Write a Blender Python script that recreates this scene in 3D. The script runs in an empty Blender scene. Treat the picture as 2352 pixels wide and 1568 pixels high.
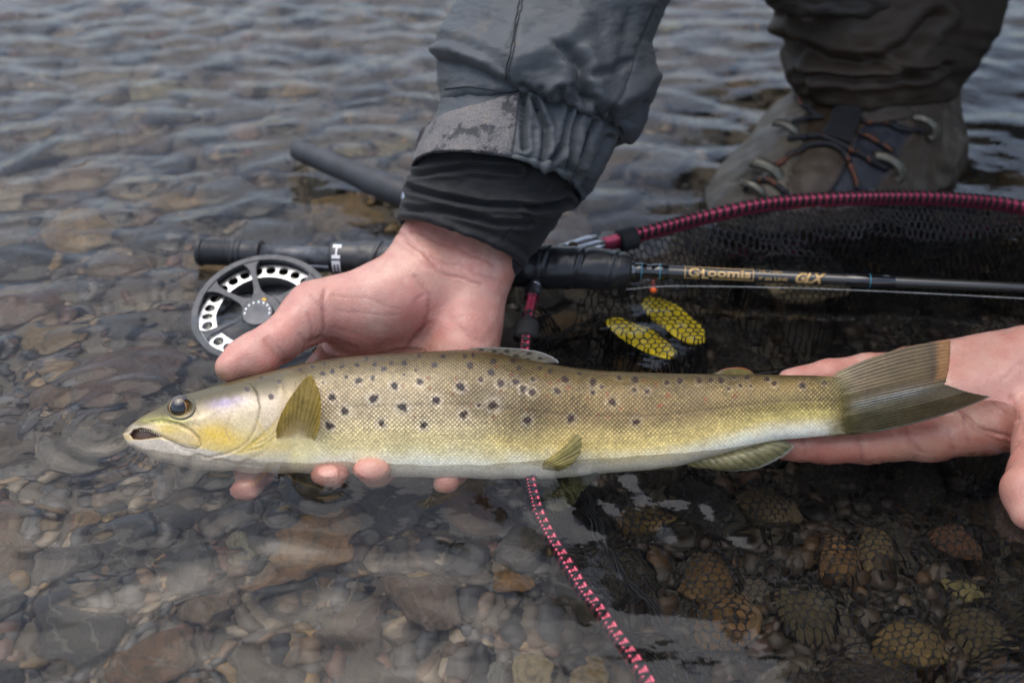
import bpy, bmesh, math, random
import numpy as np
from mathutils import Vector, Matrix
from mathutils.bvhtree import BVHTree

# ------------------------------------------------------------------ camera, world, sun, exposure
S = bpy.context.scene
COL = S.collection
rng = np.random.default_rng(11)
random.seed(11)
R = math.radians
PITCH = R(37.0)
CAM = np.array([0.0, -0.389, 0.350])
UPV = np.array([0.0, math.sin(PITCH), math.cos(PITCH)])
FWD = np.array([0.0, math.cos(PITCH), -math.sin(PITCH)])
RGT = np.array([1.0, 0.0, 0.0])
TOW = -FWD
FP = 2352 * 35.0 / 36.0           # focal length in units of the sketch grid (2352 wide)

cam_d = bpy.data.cameras.new('camera'); cam = bpy.data.objects.new('camera', cam_d); COL.objects.link(cam)
cam.location = CAM; cam.rotation_euler = (math.pi / 2 - PITCH, 0, 0)
cam_d.lens = 35; cam_d.sensor_width = 36; cam_d.clip_start = 0.02; cam_d.clip_end = 500
cam_d.dof.use_dof = True; cam_d.dof.focus_distance = 0.512; cam_d.dof.aperture_fstop = 5.3
S.camera = cam

SUN_EL, SUN_AZ = R(77), R(-62)   # azimuth from +Y towards +X: veiled sun high on the left
w = bpy.data.worlds.new('World'); S.world = w; w.use_nodes = True
wt = w.node_tree; wt.nodes.clear()
sky = wt.nodes.new('ShaderNodeTexSky'); sky.sky_type = 'NISHITA'; sky.sun_disc = False
sky.sun_elevation = SUN_EL; sky.sun_rotation = SUN_AZ; sky.dust_density = 3.0; sky.air_density = 1.0
hs = wt.nodes.new('ShaderNodeHueSaturation'); hs.inputs['Saturation'].default_value = 0.80
bg = wt.nodes.new('ShaderNodeBackground'); bg.inputs['Strength'].default_value = 0.15
wo = wt.nodes.new('ShaderNodeOutputWorld')
wt.links.new(sky.outputs[0], hs.inputs['Color']); wt.links.new(hs.outputs[0], bg.inputs[0]); wt.links.new(bg.outputs[0], wo.inputs[0])

sl = bpy.data.lights.new('sun', 'SUN'); sl.energy = 0.85; sl.angle = R(72); sl.color = (1.0, 0.98, 0.95)
so = bpy.data.objects.new('sun', sl); COL.objects.link(so)
sdir = Vector((math.sin(SUN_AZ) * math.cos(SUN_EL), math.cos(SUN_AZ) * math.cos(SUN_EL), math.sin(SUN_EL)))
so.rotation_euler = sdir.to_track_quat('Z', 'Y').to_euler(); so.location = sdir * 5

S.view_settings.view_transform = 'Standard'; S.view_settings.look = 'None'
S.view_settings.gamma = 1; S.view_settings.use_curve_mapping = False
S.view_settings.exposure = 0.80
S.cycles.use_denoising = True
S.cycles.max_bounces = 14; S.cycles.transmission_bounces = 10; S.cycles.transparent_max_bounces = 16
S.cycles.caustics_refractive = True; S.cycles.caustics_reflective = True
S.cycles.sample_clamp_indirect = 6.0

# ------------------------------------------------------------------ geometry helpers
def P(px, py, d):
    """point seen at sketch position (px,py), d metres in front of the lens"""
    px = np.asarray(px, float); py = np.asarray(py, float); d = np.asarray(d, float)
    return (CAM + ((px - 1176) / FP * d)[..., None] * RGT + ((784 - py) / FP * d)[..., None] * UPV + d[..., None] * FWD)
def dz(px, py, z):
    v = (784 - py) / FP
    return (CAM[2] - z) / (math.sin(PITCH) - v * math.cos(PITCH))
def Pz(px, py, z):
    return P(px, py, dz(np.asarray(px, float), np.asarray(py, float), z))
def Pbed(px, py, zb):
    """where the sight line through still water meets depth zb"""
    a = Pz(px, py, 0.0); dr = a - CAM; dr /= np.linalg.norm(dr)
    n = np.array([0, 0, 1.0]); c = -dr @ n; r = 1 / 1.33
    t = r * dr + (r * c - math.sqrt(1 - r * r * (1 - c * c))) * n
    return a + t * (zb / t[2])
def proj(v):
    v = np.asarray(v) - CAM; d = v @ FWD
    return 1176 + (v @ RGT) / d * FP, 784 - (v @ UPV) / d * FP, d

_perm = np.random.default_rng(5).permutation(256); _perm = np.concatenate([_perm, _perm, _perm])
_grad = np.random.default_rng(6).normal(size=(256, 3)); _grad /= np.linalg.norm(_grad, axis=1)[:, None]
def noise(p, seed=0):
    p = np.asarray(p, float) + seed * 17.31
    i = np.floor(p).astype(np.int64); f = p - i; u = f * f * f * (f * (f * 6 - 15) + 10)
    out = 0
    for dx in (0, 1):
        for dy in (0, 1):
            for dzz in (0, 1):
                h = _perm[(_perm[(_perm[(i[..., 0] + dx) & 255] + i[..., 1] + dy) & 255] + i[..., 2] + dzz) & 255]
                g = _grad[h]
                d = g[..., 0] * (f[..., 0] - dx) + g[..., 1] * (f[..., 1] - dy) + g[..., 2] * (f[..., 2] - dzz)
                wgt = (u[..., 0] if dx else 1 - u[..., 0]) * (u[..., 1] if dy else 1 - u[..., 1]) * (u[..., 2] if dzz else 1 - u[..., 2])
                out = out + wgt * d
    return out * 1.6
def noise2(x, y, seed=0):
    return noise(np.stack([x, y, np.full_like(x, 0.37)], -1), seed)
def sst(a, b, x):
    t = np.clip((np.asarray(x, float) - a) / (b - a), 0, 1); return t * t * (3 - 2 * t)
def interp(x, pts):
    xs = [p[0] for p in pts]; ys = [p[1] for p in pts]; return np.interp(x, xs, ys)
def smooth_interp(x, pts):
    """monotone-ish cubic through pts (Catmull-Rom tangents)"""
    xs = np.array([p[0] for p in pts], float); ys = np.array([p[1] for p in pts], float)
    m = np.gradient(ys, xs); x = np.clip(np.asarray(x, float), xs[0], xs[-1])
    k = np.clip(np.searchsorted(xs, x) - 1, 0, len(xs) - 2); h = xs[k + 1] - xs[k]; t = (x - xs[k]) / h
    return ((2*t**3 - 3*t**2 + 1) * ys[k] + (t**3 - 2*t**2 + t) * h * m[k] + (-2*t**3 + 3*t**2) * ys[k + 1] + (t**3 - t**2) * h * m[k + 1])
def spline(pts, n, closed=False):
    pts = np.asarray(pts, float); N = len(pts)
    if closed: q = np.vstack([pts[-1:], pts, pts[:2]])
    else: q = np.vstack([2 * pts[:1] - pts[1:2], pts, 2 * pts[-1:] - pts[-2:-1]])
    segs = N if closed else N - 1
    out = []
    for t in np.linspace(0, segs, n, endpoint=not closed):
        k = min(int(t), segs - 1); u = t - k
        a, b, c, d = q[k], q[k + 1], q[k + 2], q[k + 3]
        out.append(0.5 * (2*b + (c - a)*u + (2*a - 5*b + 4*c - d)*u*u + (3*b - 3*c + d - a)*u**3))
    return np.array(out)
def seg_dist(x, y, poly):
    """distance (and signed side) of 2-D points to a polyline"""
    best = np.full(np.shape(x), 1e9); side = np.zeros(np.shape(x))
    for (ax, ay), (bx, by) in zip(poly[:-1], poly[1:]):
        dx, dy = bx - ax, by - ay; L = dx*dx + dy*dy + 1e-12
        t = np.clip(((x - ax)*dx + (y - ay)*dy) / L, 0, 1)
        d = np.hypot(x - ax - t*dx, y - ay - t*dy); s = (x - ax)*dy - (y - ay)*dx
        m = d < best; best = np.where(m, d, best); side = np.where(m, np.sign(s), side)
    return best, side
def in_poly(x, y, poly):
    ins = np.zeros(np.shape(x), bool); n = len(poly)
    for i in range(n):
        ax, ay = poly[i][:2]; bx, by = poly[(i + 1) % n][:2]
        c = ((ay > y) != (by > y)) & (x < (bx - ax) * (y - ay) / (by - ay + 1e-15) + ax); ins ^= c
    return ins

def make_mesh(name, V, Fc, smooth=True):
    V = np.asarray(V, np.float32); me = bpy.data.meshes.new(name)
    if isinstance(Fc, np.ndarray):
        k = Fc.shape[1]; nf = len(Fc)
        me.vertices.add(len(V)); me.vertices.foreach_set('co', V.ravel())
        me.loops.add(nf * k); me.loops.foreach_set('vertex_index', Fc.astype(np.int32).ravel())
        me.polygons.add(nf); me.polygons.foreach_set('loop_start', np.arange(0, nf * k, k, dtype=np.int32))
        me.polygons.foreach_set('loop_total', np.full(nf, k, dtype=np.int32))
        me.update(calc_edges=True)
    else:
        me.from_pydata(V.tolist(), [], [list(map(int, f)) for f in Fc]); me.update()
    if smooth: me.polygons.foreach_set('use_smooth', np.ones(len(me.polygons), bool))
    return me
def col_attr(me, C, name='Col'):
    C = np.asarray(C, np.float32)
    if C.shape[1] == 3: C = np.hstack([C, np.ones((len(C), 1), np.float32)])
    a = me.attributes.new(name, 'FLOAT_COLOR', 'POINT'); a.data.foreach_set('color', C.ravel())
def vec_attr(me, C, name):
    a = me.attributes.new(name, 'FLOAT_VECTOR', 'POINT'); a.data.foreach_set('vector', np.asarray(C, np.float32).ravel())
def obj(name, V, Fc, mat, parent=None, smooth=True, C=None):
    me = make_mesh(name, V, Fc, smooth)
    if C is not None: col_attr(me, C)
    o = bpy.data.objects.new(name, me); COL.objects.link(o)
    if mat: me.materials.append(mat)
    if parent: o.parent = parent
    return o
def thing(name, label, cat, group=None):
    o = bpy.data.objects.new(name, None); COL.objects.link(o); o.empty_display_size = 0.02
    o['label'] = label; o['category'] = cat
    if group: o['group'] = group
    return o
def tag(o, label, cat, group=None):
    o['label'] = label; o['category'] = cat
    if group: o['group'] = group
    return o
def gridf(nu, nv, wrap=False, off=0):
    """quads of an nu x nv grid (v fastest); wrap closes v"""
    i, j = np.meshgrid(np.arange(nu - 1), np.arange(nv if wrap else nv - 1), indexing='ij')
    j2 = (j + 1) % nv
    return (np.stack([i*nv + j, (i + 1)*nv + j, (i + 1)*nv + j2, i*nv + j2], -1).reshape(-1, 4) + off)
def tube(pts, rad, n=10, caps=True, flat=1.0, up=None):
    pts = np.asarray(pts, float); m = len(pts); rad = np.broadcast_to(np.asarray(rad, float), (m,))
    T = np.gradient(pts, axis=0); T /= np.linalg.norm(T, axis=1)[:, None] + 1e-12
    u = np.array(up if up is not None else (0, 0, 1.0)); 
    if abs(T[0] @ u) > .95: u = np.array([1.0, 0, 0])
    V = []
    for i in range(m):
        a = u - T[i] * (T[i] @ u); a /= np.linalg.norm(a) + 1e-12; b = np.cross(T[i], a)
        if up is None: u = a
        for k in range(n):
            th = 2*math.pi*k/n; V.append(pts[i] + rad[i] * (math.cos(th)*a*flat + math.sin(th)*b))
    Fc = [tuple(f) for f in gridf(m, n, True)]
    if caps: Fc += [tuple(range(n)), tuple(range((m - 1)*n, m*n))[::-1]]
    return np.array(V), Fc
def join(parts):
    V, Fc, o = [], [], 0
    for v, f in parts:
        V.append(np.asarray(v)); Fc += [tuple(int(q) + o for q in t) for t in f]; o += len(v)
    return np.vstack(V), Fc
def lathe(a, axis, prof, n=40, ref=None):
    """prof: (distance along axis, radius)"""
    axis = axis / np.linalg.norm(axis); u = np.cross(axis, ref if ref is not None else np.array([0, 0, 1.0])); u /= np.linalg.norm(u); v = np.cross(axis, u)
    V = []
    for t, r in prof:
        for k in range(n):
            th = 2*math.pi*k/n; V.append(a + axis*t + r*(math.cos(th)*u + math.sin(th)*v))
    Fc = [tuple(f) for f in gridf(len(prof), n, True)] + [tuple(range(n))[::-1], tuple(range((len(prof)-1)*n, len(prof)*n))]
    return np.array(V), Fc
def ico(sub):
    bm = bmesh.new(); bmesh.ops.create_icosphere(bm, subdivisions=sub, radius=1)
    V = np.array([v.co[:] for v in bm.verts]); Fc = np.array([[v.index for v in f.verts] for f in bm.faces]); bm.free(); return V, Fc
def ellipsoid(c, ax, sub=3):
    """ax: 3 axis vectors with length"""
    V, Fc = ico(sub); return np.asarray(c) + V @ np.asarray(ax), [tuple(f) for f in Fc]
def bvh_of(V, Fc): return BVHTree.FromPolygons([Vector(v) for v in np.asarray(V).tolist()], [tuple(int(q) for q in f) for f in Fc])
def stick(bvh, px, py, off=0.0, dflt=None):
    d = P(px, py, 1.0) - CAM; d /= np.linalg.norm(d)
    h = bvh.ray_cast(Vector(CAM), Vector(d))
    if h[0] is None: return dflt
    n = np.array(h[1]); n = n if n @ d < 0 else -n
    return np.array(h[0]) + n * off

# ------------------------------------------------------------------ signed-distance modelling
class SDF:
    def __init__(s, lo, hi, h):
        s.lo = np.asarray(lo, float); s.h = h; s.n = np.ceil((np.asarray(hi) - s.lo) / h).astype(int) + 1
        s.D = np.full(s.n, 0.05, np.float32)
    def _box(s, lo, hi):
        a = np.clip(np.floor((lo - s.lo) / s.h).astype(int), 0, s.n); b = np.clip(np.ceil((hi - s.lo) / s.h).astype(int) + 1, 0, s.n)
        ax = [s.lo[k] + s.h*np.arange(a[k], b[k]) for k in range(3)]
        return (slice(a[0], b[0]), slice(a[1], b[1]), slice(a[2], b[2])), np.stack(np.meshgrid(*ax, indexing='ij'), -1)
    def _mix(s, sl, d, k, sub=False):
        a = s.D[sl]
        if sub:
            d = -d; h = np.maximum(k - np.abs(a - d), 0) / k; s.D[sl] = np.maximum(a, d) + h*h*k*.25
        else:
            h = np.maximum(k - np.abs(a - d), 0) / k; s.D[sl] = np.minimum(a, d) - h*h*k*.25
    def cone(s, a, ra, b, rb, k=.006, sub=False):
        a = np.asarray(a, float); b = np.asarray(b, float); m = max(ra, rb) + .02 + k
        sl, X = s._box(np.minimum(a, b) - m, np.maximum(a, b) + m)
        ab = b - a; t = np.clip(((X - a) @ ab) / (ab @ ab + 1e-12), 0, 1)
        s._mix(sl, (np.linalg.norm(X - a - t[..., None]*ab, axis=-1) - (ra + (rb - ra)*t)).astype(np.float32), k, sub)
    def chain(s, pts, rads, k=.006):
        for i in range(len(pts) - 1): s.cone(pts[i], rads[i], pts[i+1], rads[i+1], k)
    def ell(s, c, axes, k=.006, sub=False):
        A = np.asarray(axes, float); L = np.linalg.norm(A, axis=1); U = A / L[:, None]; m = L.max() + .02 + k
        sl, X = s._box(np.asarray(c) - m, np.asarray(c) + m); q = (X - c) @ U.T
        k0 = np.linalg.norm(q / L, axis=-1); k1 = np.linalg.norm(q / (L*L), axis=-1) + 1e-9
        s._mix(sl, (k0*(k0 - 1)/k1).astype(np.float32), k, sub)
    def mesh(s):
        D = s.D; ins = D < 0; n = np.array(D.shape) - 1
        c = np.zeros(n, np.int8)
        for dx in (0, 1):
            for dy in (0, 1):
                for dz_ in (0, 1): c += ins[dx:dx+n[0], dy:dy+n[1], dz_:dz_+n[2]]
        cells = np.argwhere((c > 0) & (c < 8)); idx = -np.ones(n, np.int64); idx[tuple(cells.T)] = np.arange(len(cells))
        acc = np.zeros((len(cells), 3)); cnt = np.zeros(len(cells))
        cor = [(x, y, z) for x in (0, 1) for y in (0, 1) for z in (0, 1)]
        val = {q: D[cells[:, 0]+q[0], cells[:, 1]+q[1], cells[:, 2]+q[2]] for q in cor}
        for q in cor:
            for k in range(3):
                if q[k]: continue
                r = list(q); r[k] = 1; a, b = val[q], val[tuple(r)]; m = (a < 0) != (b < 0)
                t = np.where(m, a / np.where(m, a - b, 1), 0); pt = np.tile(np.array(q, float), (len(cells), 1)); pt[:, k] += t
                acc[m] += pt[m]; cnt += m
        V = s.lo + s.h*(cells + acc / cnt[:, None]); Fq = []
        for k in range(3):
            a = [slice(None)]*3; b = [slice(None)]*3; a[k] = slice(0, -1); b[k] = slice(1, None)
            A, B = ins[tuple(a)], ins[tuple(b)]; e = np.argwhere(A != B); o1, o2 = [(1, 2), (2, 0), (0, 1)][k]
            e = e[(e[:, o1] > 0) & (e[:, o2] > 0) & (e[:, o1] < D.shape[o1]-1) & (e[:, o2] < D.shape[o2]-1)]
            def g(d1, d2):
                q = e.copy(); q[:, o1] -= d1; q[:, o2] -= d2; return idx[q[:, 0], q[:, 1], q[:, 2]]
            f = np.stack([g(1, 1), g(0, 1), g(0, 0), g(1, 0)], -1); flip = B[tuple(e.T)]
            f[flip] = f[flip][:, ::-1]; Fq.append(f)
        Fq = np.vstack(Fq); return V, Fq[(Fq >= 0).all(1)]
def vnormals(V, Fq):
    a, b, c = V[Fq[:, 0]], V[Fq[:, 1]], V[Fq[:, 2]]; n = np.cross(b - a, c - a); N = np.zeros_like(V)
    for k in range(Fq.shape[1]): np.add.at(N, Fq[:, k], n)
    return N / (np.linalg.norm(N, axis=1)[:, None] + 1e-12)
def relax(V, Fq, it=2, lam=.5):
    for _ in range(it):
        A = np.zeros_like(V); c = np.zeros(len(V)); K = Fq.shape[1]
        for k in range(K):
            np.add.at(A, Fq[:, k], V[Fq[:, (k+1) % K]]); np.add.at(c, Fq[:, k], 1)
            np.add.at(A, Fq[:, k], V[Fq[:, k-1]]); np.add.at(c, Fq[:, k], 1)
        V = V + lam*(A / np.maximum(c, 1)[:, None] - V)
    return V

# ------------------------------------------------------------------ material helpers
class M:
    def __init__(s, name):
        s.m = bpy.data.materials.new(name); s.m.use_nodes = True; s.t = s.m.node_tree; s.t.nodes.clear()
        s.out = s.n('ShaderNodeOutputMaterial')
    def n(s, typ, **kw):
        x = s.t.nodes.new(typ)
        for k, v in kw.items():
            if hasattr(x, k): setattr(x, k, v)
        return x
    def l(s, a, b): s.t.links.new(a, b)
    def setin(s, node, **kw):
        for k, v in kw.items():
            i = node.inputs[k.replace('_', ' ')]
            if hasattr(v, 'is_output') or isinstance(v, bpy.types.NodeSocket): s.l(v, i)
            else: i.default_value = v
        return node
    def coord(s, kind='Object'): return s.n('ShaderNodeTexCoord').outputs[kind]
    def noise(s, scale, detail=3, rough=.55, vec=None, dist=0):
        x = s.n('ShaderNodeTexNoise'); x.inputs['Scale'].default_value = scale; x.inputs['Detail'].default_value = detail
        x.inputs['Roughness'].default_value = rough; x.inputs['Distortion'].default_value = dist; s.l(vec or s.coord(), x.inputs['Vector']); return x.outputs['Fac']
    def ramp(s, fac, stops, interp='LINEAR'):
        x = s.n('ShaderNodeValToRGB'); e = x.color_ramp.elements; x.color_ramp.interpolation = interp
        while len(e) < len(stops): e.new(.5)
        for q, (p, c) in zip(e, stops): q.position = p; q.color = (*c, 1) if len(c) == 3 else c
        s.l(fac, x.inputs[0]); return x.outputs[0]
    def mix(s, fac, a, b, mode='MIX'):
        x = s.n('ShaderNodeMix', data_type='RGBA', blend_type=mode)
        for sock, v in ((x.inputs[0], fac), (x.inputs[6], a), (x.inputs[7], b)):
            if isinstance(v, bpy.types.NodeSocket): s.l(v, sock)
            else: sock.default_value = v if not isinstance(v, tuple) or len(v) == 4 else (*v, 1)
        return x.outputs[2]
    def math(s, op, a, b=None, clamp=False):
        x = s.n('ShaderNodeMath', operation=op); x.use_clamp = clamp
        for sock, v in ((x.inputs[0], a), (x.inputs[1], b)):
            if v is None: continue
            if isinstance(v, bpy.types.NodeSocket): s.l(v, sock)
            else: sock.default_value = v
        return x.outputs[0]
    def mapr(s, v, a, b, c, d):
        x = s.n('ShaderNodeMapRange'); s.l(v, x.inputs[0])
        for i, q in enumerate((a, b, c, d)): x.inputs[i+1].default_value = q
        return x.outputs[0]
    def attr(s, name='Col', out='Color'): return s.n('ShaderNodeAttribute', attribute_name=name).outputs[out]
    def bump(s, h, strength=.3, dist=.001):
        x = s.n('ShaderNodeBump'); x.inputs['Strength'].default_value = strength; x.inputs['Distance'].default_value = dist; s.l(h, x.inputs['Height']); return x.outputs[0]
    def pbr(s, color=(.5, .5, .5), rough=.5, metal=0, normal=None, done=True, **kw):
        b = s.n('ShaderNodeBsdfPrincipled')
        if isinstance(color, tuple): color = (*color[:3], 1)
        s.setin(b, Base_Color=color, Roughness=rough, Metallic=metal, **kw)
        if normal: s.l(normal, b.inputs['Normal'])
        if done: s.l(b.outputs[0], s.out.inputs[0]); return s.m
        return b
def simple(name, color, rough=.5, metal=0, nscale=60, var=.25, bump=.15, bscale=None, bdist=.0006, **kw):
    m = M(name); f = m.noise(nscale, 4)
    c = m.mix(m.mapr(f, .3, .7, 0, 1), tuple(x*(1-var) for x in color), tuple(min(1, x*(1+var)) for x in color))
    r = m.mapr(m.noise(nscale*1.7, 3), .3, .7, max(.03, rough-.08), min(1, rough+.08))
    return m.pbr(c, r, metal, m.bump(m.noise(bscale or nscale*4, 3), bump, bdist) if bump else None, **kw)
# ------------------------------------------------------------------ the river: bed, stones, water
def bed_z(x, y):
    z = -0.088 + 0.040*sst(.05, .75, y) - 0.012*sst(.0, .3, x)
    return z + .008*noise2(x*7, y*7, 3) + .003*noise2(x*30, y*30, 4)
def lines(lo, hi, step, far, ratio=1.25):
    a = list(np.arange(lo, hi + step/2, step)); s = step
    b = []; p = a[-1]
    while p < far: s *= ratio; p += s; b.append(p)
    s = step; c = []; p = a[0]
    while p > -far: s *= ratio; p -= s; c.append(p)
    return np.array(c[::-1] + a + b)

m = M('riverbed_gravel')
f1 = m.noise(35, 5); f2 = m.noise(220, 4)
c = m.ramp(f1, [(.3, (.035, .032, .028)), (.5, (.085, .070, .050)), (.7, (.13, .11, .08))])
c = m.mix(m.mapr(f2, .35, .7, 0, .6), c, (.16, .12, .075))
MAT_BED = m.pbr(c, .8, 0, m.bump(f2, .6, .004))
xs = lines(-.9, 1.0, .012, 45); ys = lines(-.45, 1.3, .012, 45)
X, Y = np.meshgrid(xs, ys, indexing='ij')
near = np.exp(-np.maximum(np.hypot(X, Y) - 1.2, 0))
Zb = -.088 + (bed_z(np.clip(X, -3, 3), np.clip(Y, -3, 3)) + .088)*near
river_bed = obj('river_bed', np.stack([X, Y, Zb], -1).reshape(-1, 3), gridf(len(xs), len(ys)), MAT_BED)
river_bed['kind'] = 'structure'; river_bed['label'] = 'stony river bed of sand and gravel under clear shallow water'

m = M('river_stone')
oi = m.n('ShaderNodeObjectInfo'); base = oi.outputs['Color']
vec = m.n('ShaderNodeVectorMath', operation='ADD'); m.l(m.coord(), vec.inputs[0]); m.l(oi.outputs['Location'], vec.inputs[1]); vv = vec.outputs[0]
f = m.noise(4.5, 6, .62, vv); g = m.noise(22, 4, .6, vv); sp = m.noise(60, 2, .5, vv)
c = m.mix(m.mapr(f, .3, .7, .0, 1), base, m.mix(.62, base, (.055, .047, .038), 'MIX'))
c = m.mix(m.mapr(g, .45, .75, 0, .55), c, m.mix(.5, base, (.30, .25, .17)))
c = m.mix(m.mapr(sp, .62, .72, 0, .55), c, (.03, .028, .025))
vn = m.n('ShaderNodeTexWave', wave_type='BANDS', bands_direction='DIAGONAL'); vn.inputs['Scale'].default_value = .7; vn.inputs['Distortion'].default_value = 9; vn.inputs['Detail'].default_value = 4; m.l(vv, vn.inputs[0]); c = m.mix(m.mapr(vn.outputs[1], .94, 1.0, 0, .35), c, (.26, .23, .18)); c = m.mix(m.mapr(m.noise(2.2, 5, .6, vv), .48, .7, 0, .65), c, (.075, .062, .030))
MAT_STONE = m.pbr(c, m.mapr(g, .3, .7, .45, .75), 0, m.bump(m.math('ADD', f, m.math('MULTIPLY', g, .5)), .5, .06))
m = M('gravel_pebbles')
c = m.attr('Col'); g = m.noise(160, 3)
MAT_GRAVEL = m.pbr(m.mix(m.mapr(g, .3, .7, 0, .6), c, (.06, .05, .04)), .6, 0, m.bump(g, .4, .002))

PAL = [((.105, .108, .112), 5), ((.17, .165, .155), 4), ((.19, .135, .09), 4), ((.30, .21, .10), 2.4), ((.19, .11, .08), 2.0),
       ((.34, .29, .22), 2.2), ((.045, .045, .048), 2.5), ((.12, .10, .075), 3)]
PALW = np.array([p[1] for p in PAL], float); PALW /= PALW.sum()
shapes = []
for k in range(10):
    V, Fc = ico(4); s = np.random.default_rng(40 + k)
    q = V.copy()
    for _ in range(8):                                   # worn flats
        d = s.normal(size=3); d /= np.linalg.norm(d); h = s.uniform(.50, .84); t = q @ d
        q -= np.where(t > h, (t - h)*.9, 0)[:, None]*d
    q *= (1 + .16*noise(V*1.3, k) + .05*noise(V*3.7, k + 20) + .014*noise(V*11, k + 50))[:, None]
    me = make_mesh('stone', q, Fc); me.materials.append(MAT_STONE); shapes.append(me)
STONE_K = np.array([.92, .82, .70])
STONES = []     # x, y, z, rx, ry, rz, yaw
def stone(x, y, z, rx, ry, rz, yaw, color, label=None):
    o = bpy.data.objects.new('stone', shapes[random.randrange(len(shapes))]); COL.objects.link(o); o.parent = river_bed
    o.location = (x, y, z); o.scale = (rx, ry, rz); o.rotation_euler = (random.uniform(-.2, .2), random.uniform(-.2, .2), yaw); o.color = (*(np.array(color)*STONE_K), 1)
    if label: o['label'] = label
    STONES.append((x, y, z, rx, ry, rz, yaw)); return o
placed = []
def bed_stone(px, py, wpx, asp, color, label=None, up=.35, yaw=None, dep=None):
    b = Pbed(px, py, dep if dep is not None else -.07); zb = bed_z(np.array([b[0]]), np.array([b[1]]))[0] if dep is None else dep
    b = Pbed(px, py, zb + .01); d = (b - CAM) @ FWD; r = wpx/2/FP*d*(.84 if wpx > 150 else 1)
    stone(b[0], b[1], zb + r*asp*up, r, r*(asp + .25), r*asp*.62, random.uniform(-.3, .3) if yaw is None else yaw, color, label); placed.append((b[0], b[1], r*.9))
bed_stone(355, 208, 150, .75, (.36, .33, .20), 'large pale yellow rounded stone')
bed_stone(125, 775, 170, .62, (.30, .21, .09), 'broad ochre stone')
bed_stone(120, 905, 110, .7, (.24, .15, .07), 'round brown stone')
bed_stone(740, 1250, 270, .8, (.42, .24, .09), 'big orange brown stone', up=.25)
bed_stone(1180, 1345, 85, 1.2, (.42, .23, .07), 'small bright orange stone', yaw=1.2, up=.7)
bed_stone(1235, 1535, 105, .7, (.42, .35, .18), 'cream yellow stone', up=.7)
bed_stone(1360, 1545, 120, .7, (.30, .23, .11)); bed_stone(1140, 1545, 75, .8, (.22, .24, .22))
bed_stone(190, 1190, 80, .9, (.30, .20, .10)); bed_stone(255, 1180, 60, .6, (.33, .26, .13))
bed_stone(300, 1250, 170, .7, (.055, .058, .065), 'dark slate slab')
bed_stone(640, 1320, 200, .75, (.30, .18, .09)); bed_stone(560, 1240, 70, .8, (.40, .38, .26))
bed_stone(1090, 1180, 130, .9, (.23, .10, .04), 'rust brown stone'); bed_stone(960, 1380, 240, .8, (.20, .145, .105)); bed_stone(800, 1440, 220, .7, (.16, .115, .085))
bed_stone(180, 1440, 240, .7, (.05, .052, .056), 'wide black slate stone'); bed_stone(330, 1520, 260, .6, (.22, .135, .075)); bed_stone(500, 1400, 190, .7, (.23, .17, .12))
bed_stone(1925, 1290, 100, 1.1, (.38, .21, .075)); bed_stone(2085, 1480, 190, .9, (.40, .29, .10), 'large golden brown stone under the net'); bed_stone(2010, 1270, 110, 1., (.30, .22, .10))
bed_stone(2200, 1250, 120, .9, (.30, .14, .07)); bed_stone(2220, 1340, 90, .8, (.32, .28, .10)); bed_stone(1620, 1330, 170, .9, (.29, .17, .055)); bed_stone(1480, 1190, 160, .9, (.36, .23, .06))
bed_stone(1660, 1420, 150, .8, (.27, .15, .05)); bed_stone(1850, 1400, 180, .8, (.17, .14, .07)); bed_stone(1760, 1170, 150, .9, (.20, .14, .06)); bed_stone(2260, 1450, 150, .9, (.2, .16, .07))
bed_stone(1820, 650, 300, .55, (.40, .34, .20), 'flat pale stone behind the rod under the net', dep=-.028)
bed_stone(1320, 745, 170, .6, (.22, .13, .04)); bed_stone(1480, 850, 150, .6, (.24, .14, .05)); bed_stone(1420, 560, 190, .55, (.34, .33, .30), dep=-.03)
bed_stone(1010, 92, 60, .6, (.09, .08, .07)); bed_stone(310, 680, 70, .6, (.30, .27, .2)); bed_stone(640, 272, 75, .7, (.36, .33, .27)); bed_stone(310, 440, 95, .6, (.36, .30, .2)); bed_stone(800, 340, 70, .7, (.34, .30, .18))
bed_stone(900, 335, 100, .7, (.33, .30, .19)); bed_stone(870, 270, 90, .6, (.26, .19, .12)); bed_stone(565, 300, 65, .6, (.33, .22, .15)); bed_stone(1700, 190, 80, .6, (.36, .26, .15)); bed_stone(1545, 60, 90, .6, (.3, .28, .15))
tries = 0; n_big = 300 - len(STONES)
cand = sorted(np.exp(rng.uniform(math.log(.0095), math.log(.038), n_big*2)), reverse=True)
for r in cand:
    if len(STONES) >= 300: break
    for _ in range(60):
        px, py = rng.uniform(-120, 2470), rng.uniform(-60, 1650)
        b = Pbed(px, py, -.065); d = (b - CAM) @ FWD
        if rng.random() > (.45/d)**1.0 and py > 400: pass
        if all((b[0] - q[0])**2 + (b[1] - q[1])**2 > (.80*(r + q[2]))**2 for q in placed): break
    else: continue
    zb = bed_z(np.array([b[0]]), np.array([b[1]]))[0]; a = rng.uniform(.6, 1.0)
    c = np.array(PAL[rng.choice(len(PAL), p=PALW)][0])*rng.uniform(.75, 1.3)
    if b[0] > .02 and b[1] < .2: c = c*np.array([.36, .26, .14])  # stones under the net: angler's shade painted into their colour
    rz = r*rng.uniform(.38, .62)
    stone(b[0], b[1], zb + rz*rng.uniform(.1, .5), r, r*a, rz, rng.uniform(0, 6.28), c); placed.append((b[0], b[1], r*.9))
V0, F0 = ico(1); n = 7000
px = rng.uniform(-200, 2550, n); py = rng.uniform(-120, 1700, n)
b = np.array([Pbed(a, q, -.075) for a, q in zip(px, py)]); zb = bed_z(b[:, 0], b[:, 1])
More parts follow.
